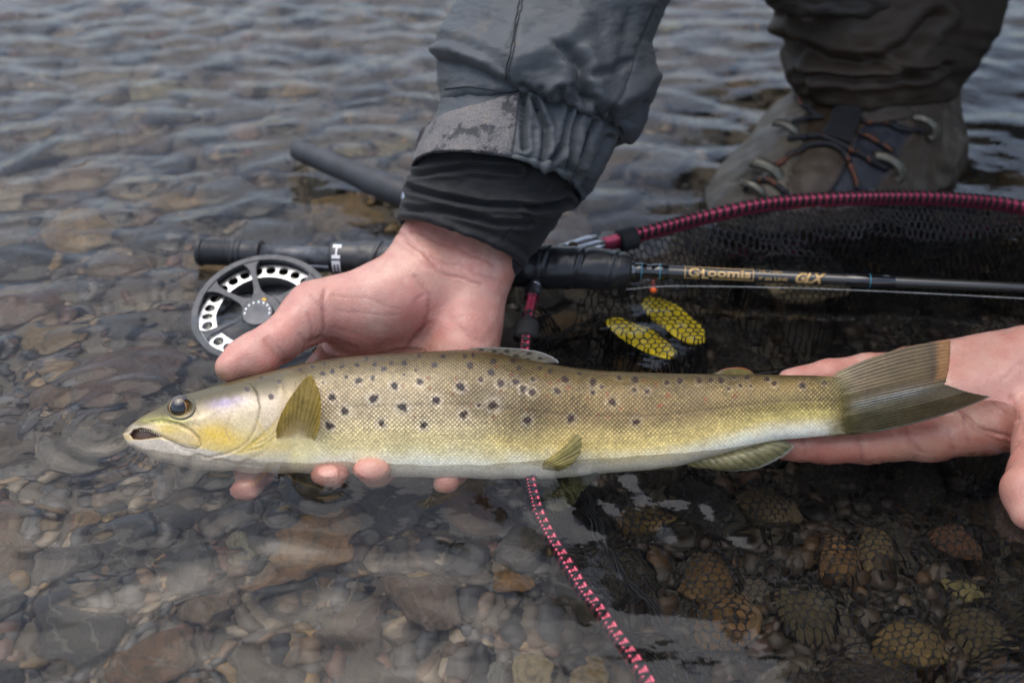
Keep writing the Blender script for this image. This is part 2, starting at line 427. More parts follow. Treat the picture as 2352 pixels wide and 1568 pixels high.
r = np.exp(rng.uniform(math.log(.003), math.log(.010), n)); ax = rng.uniform(.6, 1, (n, 3))*np.array([1, 1, .7]); yaw = rng.uniform(0, 6.28, n)
q = V0[None]*(1 + .25*noise(V0[None]*1.5 + rng.uniform(0, 90, (n, 1, 3)), 2))[..., None]*ax[:, None]*r[:, None, None]
ca, sa = np.cos(yaw)[:, None], np.sin(yaw)[:, None]
q = np.stack([q[..., 0]*ca - q[..., 1]*sa, q[..., 0]*sa + q[..., 1]*ca, q[..., 2]], -1) + np.stack([b[:, 0], b[:, 1], zb + r*.25], -1)[:, None]
cg = np.array([PAL[k][0] for k in rng.choice(len(PAL), n, p=PALW)])*rng.uniform(.7, 1.4, (n, 1))
cg = cg*np.array([.88, .79, .67]); cg = np.where(((b[:, 0] > .02) & (b[:, 1] < .2))[:, None], cg*np.array([.24, .18, .11]), cg)  # pebbles under the net carry the same painted shade, deeper still
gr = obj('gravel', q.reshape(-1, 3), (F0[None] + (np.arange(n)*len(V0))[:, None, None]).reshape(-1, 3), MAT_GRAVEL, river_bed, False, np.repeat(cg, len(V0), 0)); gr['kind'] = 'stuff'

# water: one rippled refracting surface close to z = 0
m = M('clear_water')
gl = m.n('ShaderNodeBsdfPrincipled'); m.setin(gl, Base_Color=(.97, .98, .96, 1), Roughness=0.0, IOR=1.333, Transmission_Weight=1.0)
fine = m.n('ShaderNodeMapping'); m.l(m.coord(), fine.inputs[0]); fine.inputs['Scale'].default_value = (1, 1.6, 1)
m.l(m.bump(m.noise(75, 2, .5, fine.outputs[0]), .10, .004), gl.inputs['Normal']); m.l(gl.outputs[0], m.out.inputs[0])
MAT_WATER = m.m
GLINTS = []
for a, b, wd, ht in ((1435, 1120, 110, 16), (1545, 1172, 90, 26), (1640, 1190, 50, 30), (1690, 1215, 70, 20), (1690, 1255, 70, 18), (1785, 1250, 60, 16), (1720, 1258, 40, 14), (2145, 1196, 70, 16), (2065, 1325, 120, 24), (2010, 1358, 90, 16), (2180, 1352, 50, 14), (1650, 1455, 180, 26), (1640, 1490, 120, 14), (1560, 1255, 60, 22),
                     (1300, 1180, 70, 30), (1350, 1240, 90, 26), (1860, 1185, 40, 12), (2230, 1330, 50, 14), (1460, 1100, 60, 10), (1530, 1110, 60, 10), (1420, 690, 150, 34), (1330, 685, 80, 16), (1470, 800, 80, 26), (1540, 745, 60, 22)):
    q_ = Pz(a, b, 0.0); k_ = dz(a, b, 0.0)/FP; ly_ = ht*k_*1.0 + .002
    GLINTS.append((q_[0], q_[1] + ly_*.6, wd*k_*.5, ly_, .23*ly_))
def water_z(x, y):
    """height of the rippled surface"""
    riff = .62 + 1.0*sst(.03, -.10, y)*sst(.06, -.05, x) + .95*sst(.06, .40, y - .35*x) + .55*sst(-.05, -.35, x)
    calm = 1 - .45*sst(.02, .2, x)*sst(.25, .05, y)
    wx = x + .02*noise2(x*6, y*6, 31); wy = y + .02*noise2(x*6, y*6, 32)
    z = .0022*noise2(wx*11 + 3, wy*17, 21) + .0019*noise2(wx*22, wy*36 + 1, 22)*riff + .00048*noise2(wx*52 + 5, wy*84, 23)*riff + .00016*noise2(wx*130, wy*190, 24)*riff
    for bx_, by_, lx_, ly_, am in GLINTS:
        z = z + am*np.exp(-((x - bx_)/lx_)**2 - ((y - by_)/ly_)**2)
    for cx, cy, lam, am, dec in ((-.212, -.004, .0125, .00085, .045), (-.205, .012, .021, .00070, .08), (-.062, -.03, .020, .00022, .05), (.02, -.035, .024, .0004, .06), (-.09, -.045, .014, .0007, .040), (.13, -.03, .017, .0003, .05), (-.145, -.03, .013, .0007, .035)):
        rr = np.hypot(x - cx, y - cy); z = z + am*np.cos(rr/lam*6.283)*np.exp(-rr/dec)
    return .0042 + z*calm
xs = lines(-.66, .78, .0030, 45, 1.3); ys = lines(-.34, .95, .0030, 45, 1.3)
X, Y = np.meshgrid(xs, ys, indexing='ij')
fade = np.exp(-(np.maximum(np.abs(X - .05) - .7, 0) + np.maximum(np.abs(Y - .3) - .65, 0))*3)
Zw = .0042 + (water_z(np.clip(X, -4, 4), np.clip(Y, -4, 4)) - .0042)*fade
water = obj('water', np.stack([X, Y, Zw], -1).reshape(-1, 3), gridf(len(xs), len(ys)), MAT_WATER)
water['kind'] = 'structure'; water['label'] = 'clear rippled river water reflecting a grey sky'
# ------------------------------------------------------------------ the trout
D0 = .515
TOP = [(284, 992), (292, 983), (310, 968), (332, 953), (358, 939), (385, 924), (415, 909), (470, 893), (540, 873), (600, 858), (650, 846), (720, 830), (800, 819), (900, 812), (1000, 806), (1080, 803),
       (1150, 813), (1250, 833), (1350, 848), (1500, 856), (1650, 859), (1800, 861), (1900, 864), (1965, 872)]
BOT = [(284, 1003), (292, 1021), (310, 1036), (332, 1048), (358, 1060), (385, 1068), (415, 1075), (470, 1084), (540, 1090), (600, 1094), (700, 1096), (800, 1096), (900, 1099), (1000, 1104), (1100, 1109), (1200, 1111),
       (1300, 1107), (1400, 1099), (1500, 1091), (1560, 1083), (1630, 1062), (1700, 1040), (1770, 1018), (1850, 1008), (1920, 1004), (1965, 1003)]
THK = [(284, 3.5), (292, 5), (330, 10), (400, 15), (500, 19), (600, 21), (800, 23), (1000, 24), (1200, 22), (1400, 18.5), (1600, 14.5), (1800, 10), (1900, 7), (1965, 2.5)]
nu, nv = 760, 200
u = np.linspace(0, 1, nu); PXs = 284 + (1965 - 284)*(u**1.12)
yt = smooth_interp(PXs, TOP); yb = smooth_interp(PXs, BOT) + 11*sst(300, 420, PXs)*sst(1640, 1480, PXs); th = smooth_interp(PXs, THK)*1e-3
# angle samples: denser on the flank that is turned up
fr = np.linspace(0, 1, nv, endpoint=False); ph = np.where(fr < .68, fr/.68*math.pi, math.pi + (fr - .68)/.32*math.pi)
PX = np.repeat(PXs[:, None], nv, 1); PH = np.repeat(ph[None], nu, 0)
cs = np.sign(np.cos(PH))*np.abs(np.cos(PH))**.92; sn = np.sign(np.sin(PH))*np.abs(np.sin(PH))**.88
PY = (yt + yb)[:, None]/2 - cs*(yb - yt)[:, None]/2
vv = (1 - cs)/2
pw_ = 2.15 + 1.5*sst(.45, .7, (1 - cs)/2)
W = np.sign(sn)*(1 - np.minimum(np.abs(cs), 1)**pw_)**(1/pw_)*th[:, None]
W = W*(1 + .10*sst(.55, .15, vv)*sst(600, 900, PX))
frontm = (np.sin(PH) > -.02).astype(float)
# ---- relief of the head (millimetres along the outward side)
def bell(d, w): return np.exp(-(d/w)**2)
GILL = [(560, 872), (577, 882), (590, 905), (597, 937), (592, 965), (583, 990), (568, 1016), (545, 1032), (518, 1043), (470, 1052)]
gd, gs = seg_dist(PX, PY, GILL); inside = (gs > 0)
rel = np.zeros_like(PX)
rel += .9*np.where(inside, np.exp(-gd/55), 0)*sst(430, 520, PX)*sst(845, 880, PY) - .55*bell(gd, 3)*(PY > 868)
GILL2 = [(640, 868), (650, 905), (648, 950), (640, 985), (625, 1015), (600, 1042), (560, 1060)]
g2, s2 = seg_dist(PX, PY, GILL2); rel += .5*np.where((s2 > 0) & ~inside, np.exp(-g2/40), 0)*(PY > 868) - .2*bell(g2, 5)
PREOP = [(532, 948), (522, 975), (520, 995), (528, 1012)]
pd_, _ = seg_dist(PX, PY, PREOP); rel -= .25*bell(pd_, 4)
for k in range(4):
    rd, _ = seg_dist(PX, PY, [(545 + 12*k, 1040 - 8*k), (600 + 8*k, 1028 - 16*k), (632 + 2*k, 1004 - 14*k)]); rel -= .35*bell(rd, 2.6)
MAX = [(318, 981), (345, 968), (380, 968), (410, 975), (438, 990), (458, 1008), (462, 1022), (450, 1030), (425, 1026), (395, 1012), (368, 1000), (340, 990)]
md, _ = seg_dist(PX, PY, MAX + MAX[:1]); mi = in_poly(PX, PY, MAX)
rel += .5*np.where(mi, sst(0, 9, md), 0) - .4*np.where(~mi, bell(md, 3.5), 0)
MOUTH = [(296, 998), (306, 985), (325, 981), (345, 986), (372, 1001), (371, 1005), (350, 1008), (325, 1012), (305, 1011)]
mo, _ = seg_dist(PX, PY, MOUTH + MOUTH[:1]); mm = in_poly(PX, PY, MOUTH)
rel -= np.where(mm, 4.0*sst(0, 9, mo), 0); rel += .3*np.where(~mm & (PY < 1000), bell(mo, 8), 0)
JAW = [(372, 1003), (420, 1032), (470, 1050), (540, 1068), (600, 1073)]
jd, _ = seg_dist(PX, PY, JAW); rel -= .3*bell(jd, 4)
ed = np.hypot(PX - 414, (PY - 933)*1.12); rel += .9*bell(ed - 36, 12) - 3.2*sst(30, 20, ed)
brow, _ = seg_dist(PX, PY, [(330, 962), (372, 958), (420, 970), (465, 962), (500, 940)]); rel += .4*bell(brow, 7)
rel += .25*noise2(PX/38, PY/38, 61)*sst(640, 560, PX) + .10*noise2(PX/9, PY/9, 62)*sst(640, 560, PX)
latd = PY - (yt + (yb - yt)*0.46*1)[:, ] if False else PY - (yt[:, None] + (yb - yt)[:, None]*.40)
rel -= .18*bell(latd, 3)*sst(700, 800, PX)
rel += .5*noise2(PX/170, PY/90, 63)*sst(650, 800, PX)
W = W + rel*1e-3*frontm*np.clip(np.sin(PH)*1.6, 0, 1)
X = P(PX, PY, D0 - W)
# scale-row coordinates (arc length)
du = np.concatenate([[0], np.cumsum(np.linalg.norm(np.diff(X[:, nv//4], axis=0), axis=1))])
ar = np.concatenate([np.zeros((nu, 1)), np.cumsum(np.linalg.norm(np.diff(X, axis=1), axis=2), axis=1)], 1)
SU = np.repeat(du[:, None], nv, 1); SV = ar - ar[:, nv//3][:, None]
scm = sst(655, 720, PX + .25*(900 - PY))*sst(.99, .93, vv)*(1 - .72*sst(.55, .88, vv))
SUV = np.stack([SU, SV, scm], -1)
# ---- colour of the skin
def stops(v, st):
    xs = [s[0] for s in st]; return np.stack([np.interp(v, xs, [s[1][k] for s in st]) for k in range(3)], -1)
A = stops(vv, [(0, (.105, .082, .026)), (.07, (.17, .13, .045)), (.17, (.36, .31, .20)), (.35, (.44, .385, .29)), (.5, (.52, .46, .33)), (.62, (.60, .55, .34)), (.76, (.68, .65, .38)), (.88, (.70, .69, .56)), (1, (.66, .65, .62))])
B = stops(vv, [(0, (.095, .072, .020)), (.08, (.16, .118, .036)), (.2, (.24, .185, .085)), (.42, (.25, .19, .095)), (.55, (.42, .35, .16)), (.68, (.58, .50, .22)), (.8, (.60, .56, .33)), (.9, (.66, .65, .57)), (1, (.62, .61, .60))])
Cc = stops(vv, [(0, (.10, .078, .022)), (.14, (.23, .17, .06)), (.34, (.25, .20, .09)), (.5, (.30, .25, .085)), (.64, (.54, .49, .20)), (.78, (.66, .64, .46)), (1, (.62, .61, .58))])
n1 = noise2(PX/120, PY/60, 71); n2_ = noise2(PX/40, PY/30, 72); n3 = noise2(PX/14, PY/12, 73)
t1 = sst(980, 1210, PX + 120*n1 - .5*(PY - 900)); t2 = sst(1560, 1800, PX + 80*n1)
K = A*(1 - t1[..., None]) + B*t1[..., None]; K = K*(1 - t2[..., None]) + Cc*t2[..., None]
K *= (1 + .16*n1 + .14*n2_ + .10*n3)[..., None]
# dusky parr blotches on the rear half
for bx, by, bw, bh, s in ((1110, 905, 75, 55, .35), (1225, 940, 60, 60, .30), (1330, 925, 50, 45, .25), (1480, 915, 60, 40, .28), (1620, 925, 70, 40, .25), (1760, 930, 80, 38, .25), (1190, 985, 45, 35, .18)):
    e = np.exp(-((PX - bx)/bw)**2 - ((PY - by)/bh)**2); K *= (1 - s*e)[..., None]
e = bell(latd, 2.5)*sst(720, 820, PX)*.25; K = K*(1 - e[..., None]) + np.array([.12, .09, .06])*e[..., None]
# head
H = stops(vv, [(0, (.075, .066, .034)), (.12, (.12, .105, .055)), (.22, (.19, .17, .10)), (.30, (.50, .45, .38)), (.5, (.62, .54, .36)), (.68, (.60, .52, .25)), (.8, (.56, .55, .50)), (1, (.52, .52, .53))])
hx = sst(670, 640, PX + .12*(940 - PY) + 10*n2_)
def tint(Kk, cx, cy, rx, ry, col, s, pw=1, nz=.35):
    e = np.clip(s*np.exp(-(((PX - cx)/rx)**2 + ((PY - cy)/ry)**2)**pw)*(1 + nz*n3 + nz*n2_), 0, 1)*(sst(.10, .27, vv + .06*n2_) if cx > 440 else 1); return Kk*(1 - e[..., None]) + np.array(col)*e[..., None]
H = tint(H, 545, 925, 60, 40, (.62, .58, .57), .8); H = tint(H, 515, 918, 42, 17, (.30, .27, .62), .9); H = tint(H, 480, 908, 24, 10, (.42, .40, .60), .4)
H = tint(H, 620, 935, 34, 60, (.60, .56, .52), .7)
H = tint(H, 485, 995, 55, 24, (.70, .52, .06), .9); H = tint(H, 530, 1010, 50, 16, (.66, .50, .08), .75); H = tint(H, 560, 965, 32, 40, (.66, .63, .46), .5); H = tint(H, 455, 960, 30, 22, (.70, .64, .50), .6)
H = tint(H, 380, 965, 45, 9, (.66, .70, .24), .95); H = tint(H, 390, 985, 34, 12, (.60, .50, .10), .75); H = tint(H, 430, 1005, 28, 14, (.55, .48, .36), .6)
H = tint(H, 345, 952, 40, 13, (.17, .15, .06), .7); H = tint(H, 303, 978, 13, 12, (.33, .31, .27), .8); H = tint(H, 600, 1010, 46, 20, (.60, .55, .28), .55)
K = K*(1 - hx[..., None]) + H*hx[..., None]
H_ = np.exp(-(((PX - 416)/40)**2 + ((PY - 926)/26)**2)**2)[..., None]*.85; K = K*(1 - H_) + np.array([.085, .075, .04])*H_
e = (sst(.27, .09, vv + .03*n2_ + .015*n3)*sst(700, 640, PX)*sst(330, 420, PX))[..., None]*.85; K = K*(1 - e) + np.array([.085, .076, .038])*e
jaw = sst(-4, 6, PY - np.interp(PX, [284, 372, 470, 540, 600, 660], [1010, 1006, 1030, 1046, 1054, 1066])); jw = jaw*sst(690, 620, PX)
K = K*(1 - jw[..., None]) + (np.array([.50, .49, .49])*(1 + .12*n3 + .1*n2_)[..., None])*jw[..., None]
def line(Kk, d, w, col, s):
    e = s*bell(d, w); return Kk*(1 - e[..., None]) + np.array(col)*e[..., None]
K = line(K, np.where(PY > 868, gd, 99), 2.0, (.13, .11, .05), .7); K = line(K, np.where(PY > 868, g2, 99), 3, (.36, .30, .15), .25); K = line(K, md, 1.8, (.25, .20, .10), .6); K = line(K, pd_, 2, (.40, .32, .2), .5)
for k in range(4):
    rd, _ = seg_dist(PX, PY, [(545 + 12*k, 1040 - 8*k), (600 + 8*k, 1028 - 16*k), (632 + 2*k, 1004 - 14*k)]); K = line(K, rd, 2.2, (.60, .46, .06), .6)
rd, _ = seg_dist(PX, PY, [(590, 968), (602, 985), (611, 1006)]); K = line(K, rd, 2, (.55, .42, .10), .6)
rd, _ = seg_dist(PX, PY, [(346, 966), (372, 962), (410, 970), (440, 985), (458, 1004)]); K = line(K, rd, 2, (.14, .12, .06), .65)
rd, _ = seg_dist(PX, PY, [(415, 1062), (480, 1071), (545, 1076), (600, 1068), (640, 1058)]); K = line(K, rd, 2.4, (.66, .66, .66), .5)
e = np.where(mm, sst(0, 4, mo), 0); K = K*(1 - e[..., None]) + np.array([.10, .062, .05])*e[..., None]
lip = np.where(~mm, bell(mo, 6), 0)*sst(1002, 990, PY)*.8; K = K*(1 - .7*lip[..., None]) + np.array([.58, .54, .52])*.7*lip[..., None]
for k in range(9):
    e = bell(np.hypot(PX - (352 + 13*k), PY - (968 + .8*k)), 1.7)*.8; K = K*(1 - e[..., None]) + np.array([.05, .05, .02])*e[..., None]
# dark spots, most of them in pale rings
SP = [(763, 912, 9), (764, 853, 7), (741, 858, 7), (824, 874, 8), (858, 915, 10), (792, 944, 10), (757, 978, 9), (876, 972, 9), (925, 935, 11), (906, 886, 9), (964, 876, 9), (1002, 919, 9), (973, 976, 9), (1058, 888, 10), (929, 834, 7), (998, 838, 8), (882, 847, 7),
      (843, 822, 6), (820, 838, 6), (785, 842, 6), (745, 835, 5), (718, 842, 5), (690, 848, 5), (962, 817, 5), (1080, 840, 9), (1128, 855, 9), (1150, 880, 9), (1134, 829, 7), (1192, 844, 7), (1185, 877, 8), (1203, 894, 9), (1222, 900, 9), (1132, 931, 12), (1065, 952, 9), (1211, 965, 9),
      (1224, 871, 6), (1264, 852, 7), (1297, 871, 9), (1280, 897, 8), (1362, 877, 9), (1311, 961, 9), (1406, 923, 10), (1422, 867, 6), (1459, 871, 8), (1457, 895, 6), (1461, 969, 9), (1104, 871, 6), (1179, 827, 6), (1068, 818, 5), (1240, 845, 5), (1562, 874, 7), (1606, 874, 8), (1656, 873, 8), (1716, 866, 6),
      (1778, 880, 7), (1843, 885, 7), (1893, 878, 6), (1700, 885, 5), (1330, 858, 5), (1100, 930, 5), (1515, 931, -6), (1535, 906, -6), (983, 868, -5), (987, 891, -5), (1140, 842, -5), (1305, 890, -5), (1395, 905, -5), (1620, 917, -5), (1532, 911, -5), (1688, 909, -5), (952, 956, -4), (1133, 958, -5), (1255, 863, -5), (1175, 860, -5), (1040, 905, -4),
      (568, 894, 6.5), (623, 911, 7), (641, 876, 6), (600, 868, 4)]
srng = np.random.default_rng(77)
for _ in range(60):
    x_ = srng.uniform(700, 1930); a_ = np.interp(x_, [t[0] for t in TOP], [t[1] for t in TOP]); b_ = np.interp(x_, [t[0] for t in BOT], [t[1] for t in BOT]); y_ = a_ + (b_ - a_)*(.03 + .22*srng.random()**1.5)
    if min(math.hypot(x_ - q[0], y_ - q[1]) for q in SP) > 17: SP.append((x_, y_, srng.uniform(3.4, 6.2)))
for _ in range(46):
    x_ = srng.uniform(860, 1560); y_ = srng.uniform(850, 965)
    if min(math.hypot(x_ - q[0], y_ - q[1]) for q in SP) > 15: SP.append((x_, y_, -srng.uniform(2.6, 4.6)))
for sx, sy, sr in SP:
    red = sr < 0; sr = abs(sr)*.92; dx, dy = PX - sx, PY - sy; d = np.hypot(dx, dy*1.05); m_ = d < sr*4
    an = np.arctan2(dy, dx); p1, p2 = srng.uniform(0, 6.28, 2)
    rr = sr*srng.uniform(.85, 1.15)*(1 + ((.10*np.cos(3*an + p1) + .09*np.cos(5*an + p2) + .08*np.cos(8*an + p1*2) + .22*noise2(PX/5, PY/5, 75)) if sx > 660 else .25*noise2(PX/7, PY/7, 75)))*(1 + srng.uniform(-.2, .2)*np.cos(2*(an - p2)))
    halo = np.where(m_, bell(d - sr*1.55, sr*.55), 0)*((.48 if sx < 1070 else .34 if sx < 1230 else .16) if (not red and sx > 660) else 0)*sst(850, 890, PY)*np.clip(.75 + .8*n3 + .6*noise2(PX/6, PY/6, 76), 0, 1.2); K = K*(1 - halo[..., None]) + np.array([.66, .63, .60])*halo[..., None]
    e = np.where(m_, sst(1.20, .80, d/rr), 0)*(.95 if not red else .55); dk = (.030, .020, .026) if not red else (.24, .045, .03)
    if sx > 1060 and not red: dk = (.035, .017, .014)
    K = K*(1 - e[..., None]) + np.array(dk)*e[..., None]
bel = sst(.93, .99, vv)[..., None]*.4; K = K*(1 - bel) + np.array([.60, .59, .60])*bel
back = (np.sin(PH) < 0)[..., None]; K = np.where(back, stops(vv, [(0, (.10, .08, .03)), (.3, (.3, .24, .12)), (.7, (.5, .46, .3)), (1, (.6, .6, .58))]), K)
K = K*(1 + .22*sst(1150, 1500, PX))[..., None]*np.array([1.12, .98, .76])*(1 - .46*sst(.30, .02, vv)*sst(640, 720, PX))[..., None]; wl = (sst(.66, .92, vv + .05*n2_)*sst(660, 760, PX))[..., None]*.78; K = K*(1 - wl) + np.array([.86, .84, .72])*wl
e = (sst(1866, 1950, PX + 26*n2_ + 14*n3 + 20*np.abs(vv - .5)))[..., None]*.95; K = K*(1 - e) + np.array([.20, .16, .055])*e
K = np.clip(K, .004, .86)

m = M('trout_skin')
col = m.attr('Col'); suv = m.attr('suv', 'Vector'); sx = m.n('ShaderNodeSeparateXYZ'); m.l(suv, sx.inputs[0]); U_, V_, K0_ = sx.outputs; K_ = m.math('MULTIPLY', K0_, m.mapr(m.noise(45, 3, .5, suv), .35, .65, .45, 1.12))
per = .00160
wob = m.math('MULTIPLY', m.math('SUBTRACT', m.noise(130, 2, .5, suv), .5), .0016); wob2 = m.math('MULTIPLY', m.math('SUBTRACT', m.noise(95, 2, .5, suv), .5), .0018)
a = m.math('MULTIPLY', m.math('ADD', m.math('ADD', U_, V_), wob), math.pi/per*.70); b = m.math('MULTIPLY', m.math('ADD', m.math('SUBTRACT', U_, V_), wob2), math.pi/per*.70)
cv = m.n('ShaderNodeCombineXYZ'); m.l(m.math('FLOOR', m.math('DIVIDE', a, math.pi)), cv.inputs[0]); m.l(m.math('FLOOR', m.math('DIVIDE', b, math.pi)), cv.inputs[1]); wn = m.n('ShaderNodeTexWhiteNoise', noise_dimensions='2D'); m.l(cv.outputs[0], wn.inputs['Vector']); RND = wn.outputs['Value']
lat = m.math('ABSOLUTE', m.math('MULTIPLY', m.math('SINE', a), m.math('SINE', b)))      # one dome per scale
cell = m.n('ShaderNodeTexVoronoi'); m.l(suv, cell.inputs['Vector']); cell.inputs['Scale'].default_value = 1/per
gl = m.math('POWER', lat, .7)
rim = m.mapr(lat, .05, .55, .66, 1.20); rim = m.math('ADD', m.math('MULTIPLY', m.math('SUBTRACT', rim, 1.0), K_), 1.0)
nz = m.math('MULTIPLY', m.mapr(m.noise(900, 2), .3, .7, .85, 1.16), m.math('ADD', m.math('MULTIPLY', m.math('SUBTRACT', m.mapr(RND, 0, 1, .76, 1.26), 1.0), K_), 1.0))
mul = m.n('ShaderNodeVectorMath', operation='SCALE'); m.l(col, mul.inputs[0]); m.l(m.math('MULTIPLY', rim, nz), mul.inputs['Scale'])
h = m.math('ADD', m.math('MULTIPLY', lat, K_), m.math('MULTIPLY', m.noise(700, 3), .12))
rough = m.math('ADD', m.mapr(m.noise(300, 3), .3, .7, .24, .40), m.math('MULTIPLY', RND, .14))
MAT_TROUT = m.pbr(mul.outputs[0], rough, 0.12, m.bump(h, .65, .0007), Coat_Weight=.24, Coat_Roughness=.12, Specular_IOR_Level=.5, Subsurface_Weight=.04, Subsurface_Radius=(.003, .002, .0015))

trout = thing('trout', 'spotted brown trout lying across two hands at the water surface', 'trout')
Vf = X.reshape(-1, 3); Ff = [tuple(f) for f in gridf(nu, nv, True)] + [tuple(range(nv))[::-1], tuple(range((nu-1)*nv, nu*nv))]
body_o = obj('body', Vf, Ff, MAT_TROUT, trout, True, K.reshape(-1, 3)); vec_attr(body_o.data, SUV.reshape(-1, 3), 'suv')
FB = bvh_of(Vf, Ff)
# eye
ec = P(416, 935, D0 - np.interp(414, [t[0] for t in THK], [t[1] for t in THK])*1e-3*.86 + .0066)
ve, fe = ico(5); ve = ve*np.array([1, 1, 1]); loc = ve @ np.stack([RGT, UPV, TOW])
dd = np.degrees(np.arccos(np.clip(ve[:, 2], -1, 1))); an = np.arctan2(ve[:, 1], ve[:, 0]); nn = noise(ve*9, 3); nb = noise(np.stack([np.cos(an)*4, np.sin(an)*4, dd/30], -1), 5)
Ce = np.tile(np.array([.13, .065, .022]), (len(ve), 1))*(1 + .6*nb)[:, None]
Ce[dd > 62] = (.05, .04, .025); rim = np.abs(dd - 41.5) < 2.2; Ce[rim] = (.50, .28, .09); Ce[dd < 40] = (.004, .004, .006)
up = (ve[:, 1] > .45) & (dd > 36); Ce[up] *= .4
m = M('fish_eye'); MAT_EYE = m.pbr(m.attr('Col'), .12, 0, None, Coat_Weight=1.0, Coat_Roughness=.02)
obj('eye', ec + loc*.0064, [tuple(f) for f in fe], MAT_EYE, trout, True, Ce)
sock = []
for k in range(48):
    t = 2*math.pi*k/48; q = stick(FB, 415 + 32*math.cos(t), 937 - 25*math.sin(t), .0001)
    if q is not None: sock.append(q)
sv, sf = tube(np.array(sock + sock[:1]), .0006, 8, False); obj('eye_rim', sv, sf, simple('eye_rim', (.10, .09, .05), .3), trout)
# teeth of the upper jaw
tv = []
for k in range(9):
    q = stick(FB, 322 + 5.6*k, 985.5 + (k*k)*.19, .0003)
    v_, f_ = tube([q, q - UPV*.0008 + TOW*.0002], [.00025, .00005], 5); tv.append((v_, f_))
v_, f_ = join(tv); obj('teeth', v_, f_, simple('tooth', (.6, .58, .5), .3, bump=0), trout)['kind'] = 'stuff'

m = M('fin_membrane')
c = m.attr('Col'); n_ = m.mapr(m.noise(500, 3), .3, .7, .8, 1.2); ml = m.n('ShaderNodeVectorMath', operation='SCALE'); m.l(c, ml.inputs[0]); m.l(n_, ml.inputs['Scale'])
pb = m.pbr(ml.outputs[0], .3, 0, None, False, Coat_Weight=.4, Coat_Roughness=.08)
tr = m.n('ShaderNodeBsdfTranslucent'); m.l(ml.outputs[0], tr.inputs[0]); mx = m.n('ShaderNodeMixShader'); mx.inputs[0].default_value = .32; m.l(pb.outputs[0], mx.inputs[1]); m.l(tr.outputs[0], mx.inputs[2])
tp = m.n('ShaderNodeBsdfTransparent'); m2 = m.n('ShaderNodeMixShader'); al = m.n('ShaderNodeAttribute', attribute_name='Col'); 
m.l(m.math('SUBTRACT', 1.0, al.outputs['Alpha']), m2.inputs[0]); m.l(mx.outputs[0], m2.inputs[1]); m.l(tp.outputs[0], m2.inputs[2]); m.l(m2.outputs[0], m.out.inputs[0]); MAT_FIN = m.m

def fin(name, base, outer, db, do, rays, colf, bow=0.0, bulge=0.0, n1=90, n2_=40, thick=.00045, ridge=1.0):
    """ruled fin between a base line and an outer edge, with ray ridges; db/do: depth at base/outer (scalars or lists over s)"""
    s = np.linspace(0, 1, n1); t = np.linspace(0, 1, n2_)
    def along(pl):
        pl = spline(pl, 80) if len(pl) > 2 else np.array([np.array(pl[0])*(1 - k) + np.array(pl[1])*k for k in np.linspace(0, 1, 80)], float)
        L = np.concatenate([[0], np.cumsum(np.linalg.norm(np.diff(pl, axis=0), axis=1))]); L /= L[-1]
        return np.stack([np.interp(s, L, pl[:, 0]), np.interp(s, L, pl[:, 1])], -1)
    b, o = along(base), along(outer); o = b + (o - b)*(1 - (.3 if rays > 20 else 1)*.035*np.abs(noise2(s*rays*1.3, s*0 + rays, 98)) - (.3 if rays > 20 else 1)*.02*np.abs(noise2(s*rays*4, s*0 + rays, 99)))[:, None]
    dbv = np.interp(s, np.linspace(0, 1, np.size(db)), np.atleast_1d(db)); dov = np.interp(s, np.linspace(0, 1, np.size(do)), np.atleast_1d(do))
    T, Sg = np.meshgrid(t, s, indexing='xy')      # (n1,n2_)
    q = b[:, None]*(1 - T[..., None]) + o[:, None]*T[..., None]; ax = o - b; per_ = np.stack([-ax[:, 1], ax[:, 0]], -1)
    bw = np.interp(s, np.linspace(0, 1, np.size(bow)), np.atleast_1d(bow))
    q = q + (4*T*(1 - T))[..., None]*(per_*bw[:, None])[:, None]
    dep = dbv[:, None]*(1 - T) + dov[:, None]*T - bulge*np.sin(T*math.pi)*np.sin(Sg*math.pi)
    rg = np.abs(np.sin(Sg*rays*math.pi + T*1.5*np.sin(Sg*3)))
    ed = np.minimum(np.minimum(Sg, 1 - Sg)*8, (1 - T)*6).clip(0, 1)
    hh = thick*(.35 + .65*ed)*(1.15 - .5*T)
    Xa = P(q[..., 0], q[..., 1], dep - hh/2 - .00042*ridge*rg*(1 - .4*T)); Xb = P(q[..., 0], q[..., 1], dep + hh/2 + .0002*ridge*rg)
    C = colf(Sg, T, rg, q[..., 0], q[..., 1])
    V = np.vstack([Xa.reshape(-1, 3), Xb.reshape(-1, 3)]); f1 = gridf(n1, n2_); N = n1*n2_; f2 = gridf(n1, n2_)[:, ::-1] + N
    e = []
    ring = [i*n2_ for i in range(n1)] + [(n1-1)*n2_ + j for j in range(1, n2_)] + [i*n2_ + n2_ - 1 for i in range(n1-2, -1, -1)] + [j for j in range(n2_-2, 0, -1)]
    for k in range(len(ring)):
        a_, b_ = ring[k], ring[(k+1) % len(ring)]; e.append((a_, a_ + N, b_ + N, b_))
    Fc = np.vstack([f1, f2, np.array(e)])
    return obj(name, V, Fc, MAT_FIN, trout, True, np.vstack([C.reshape(-1, 4)]*2))
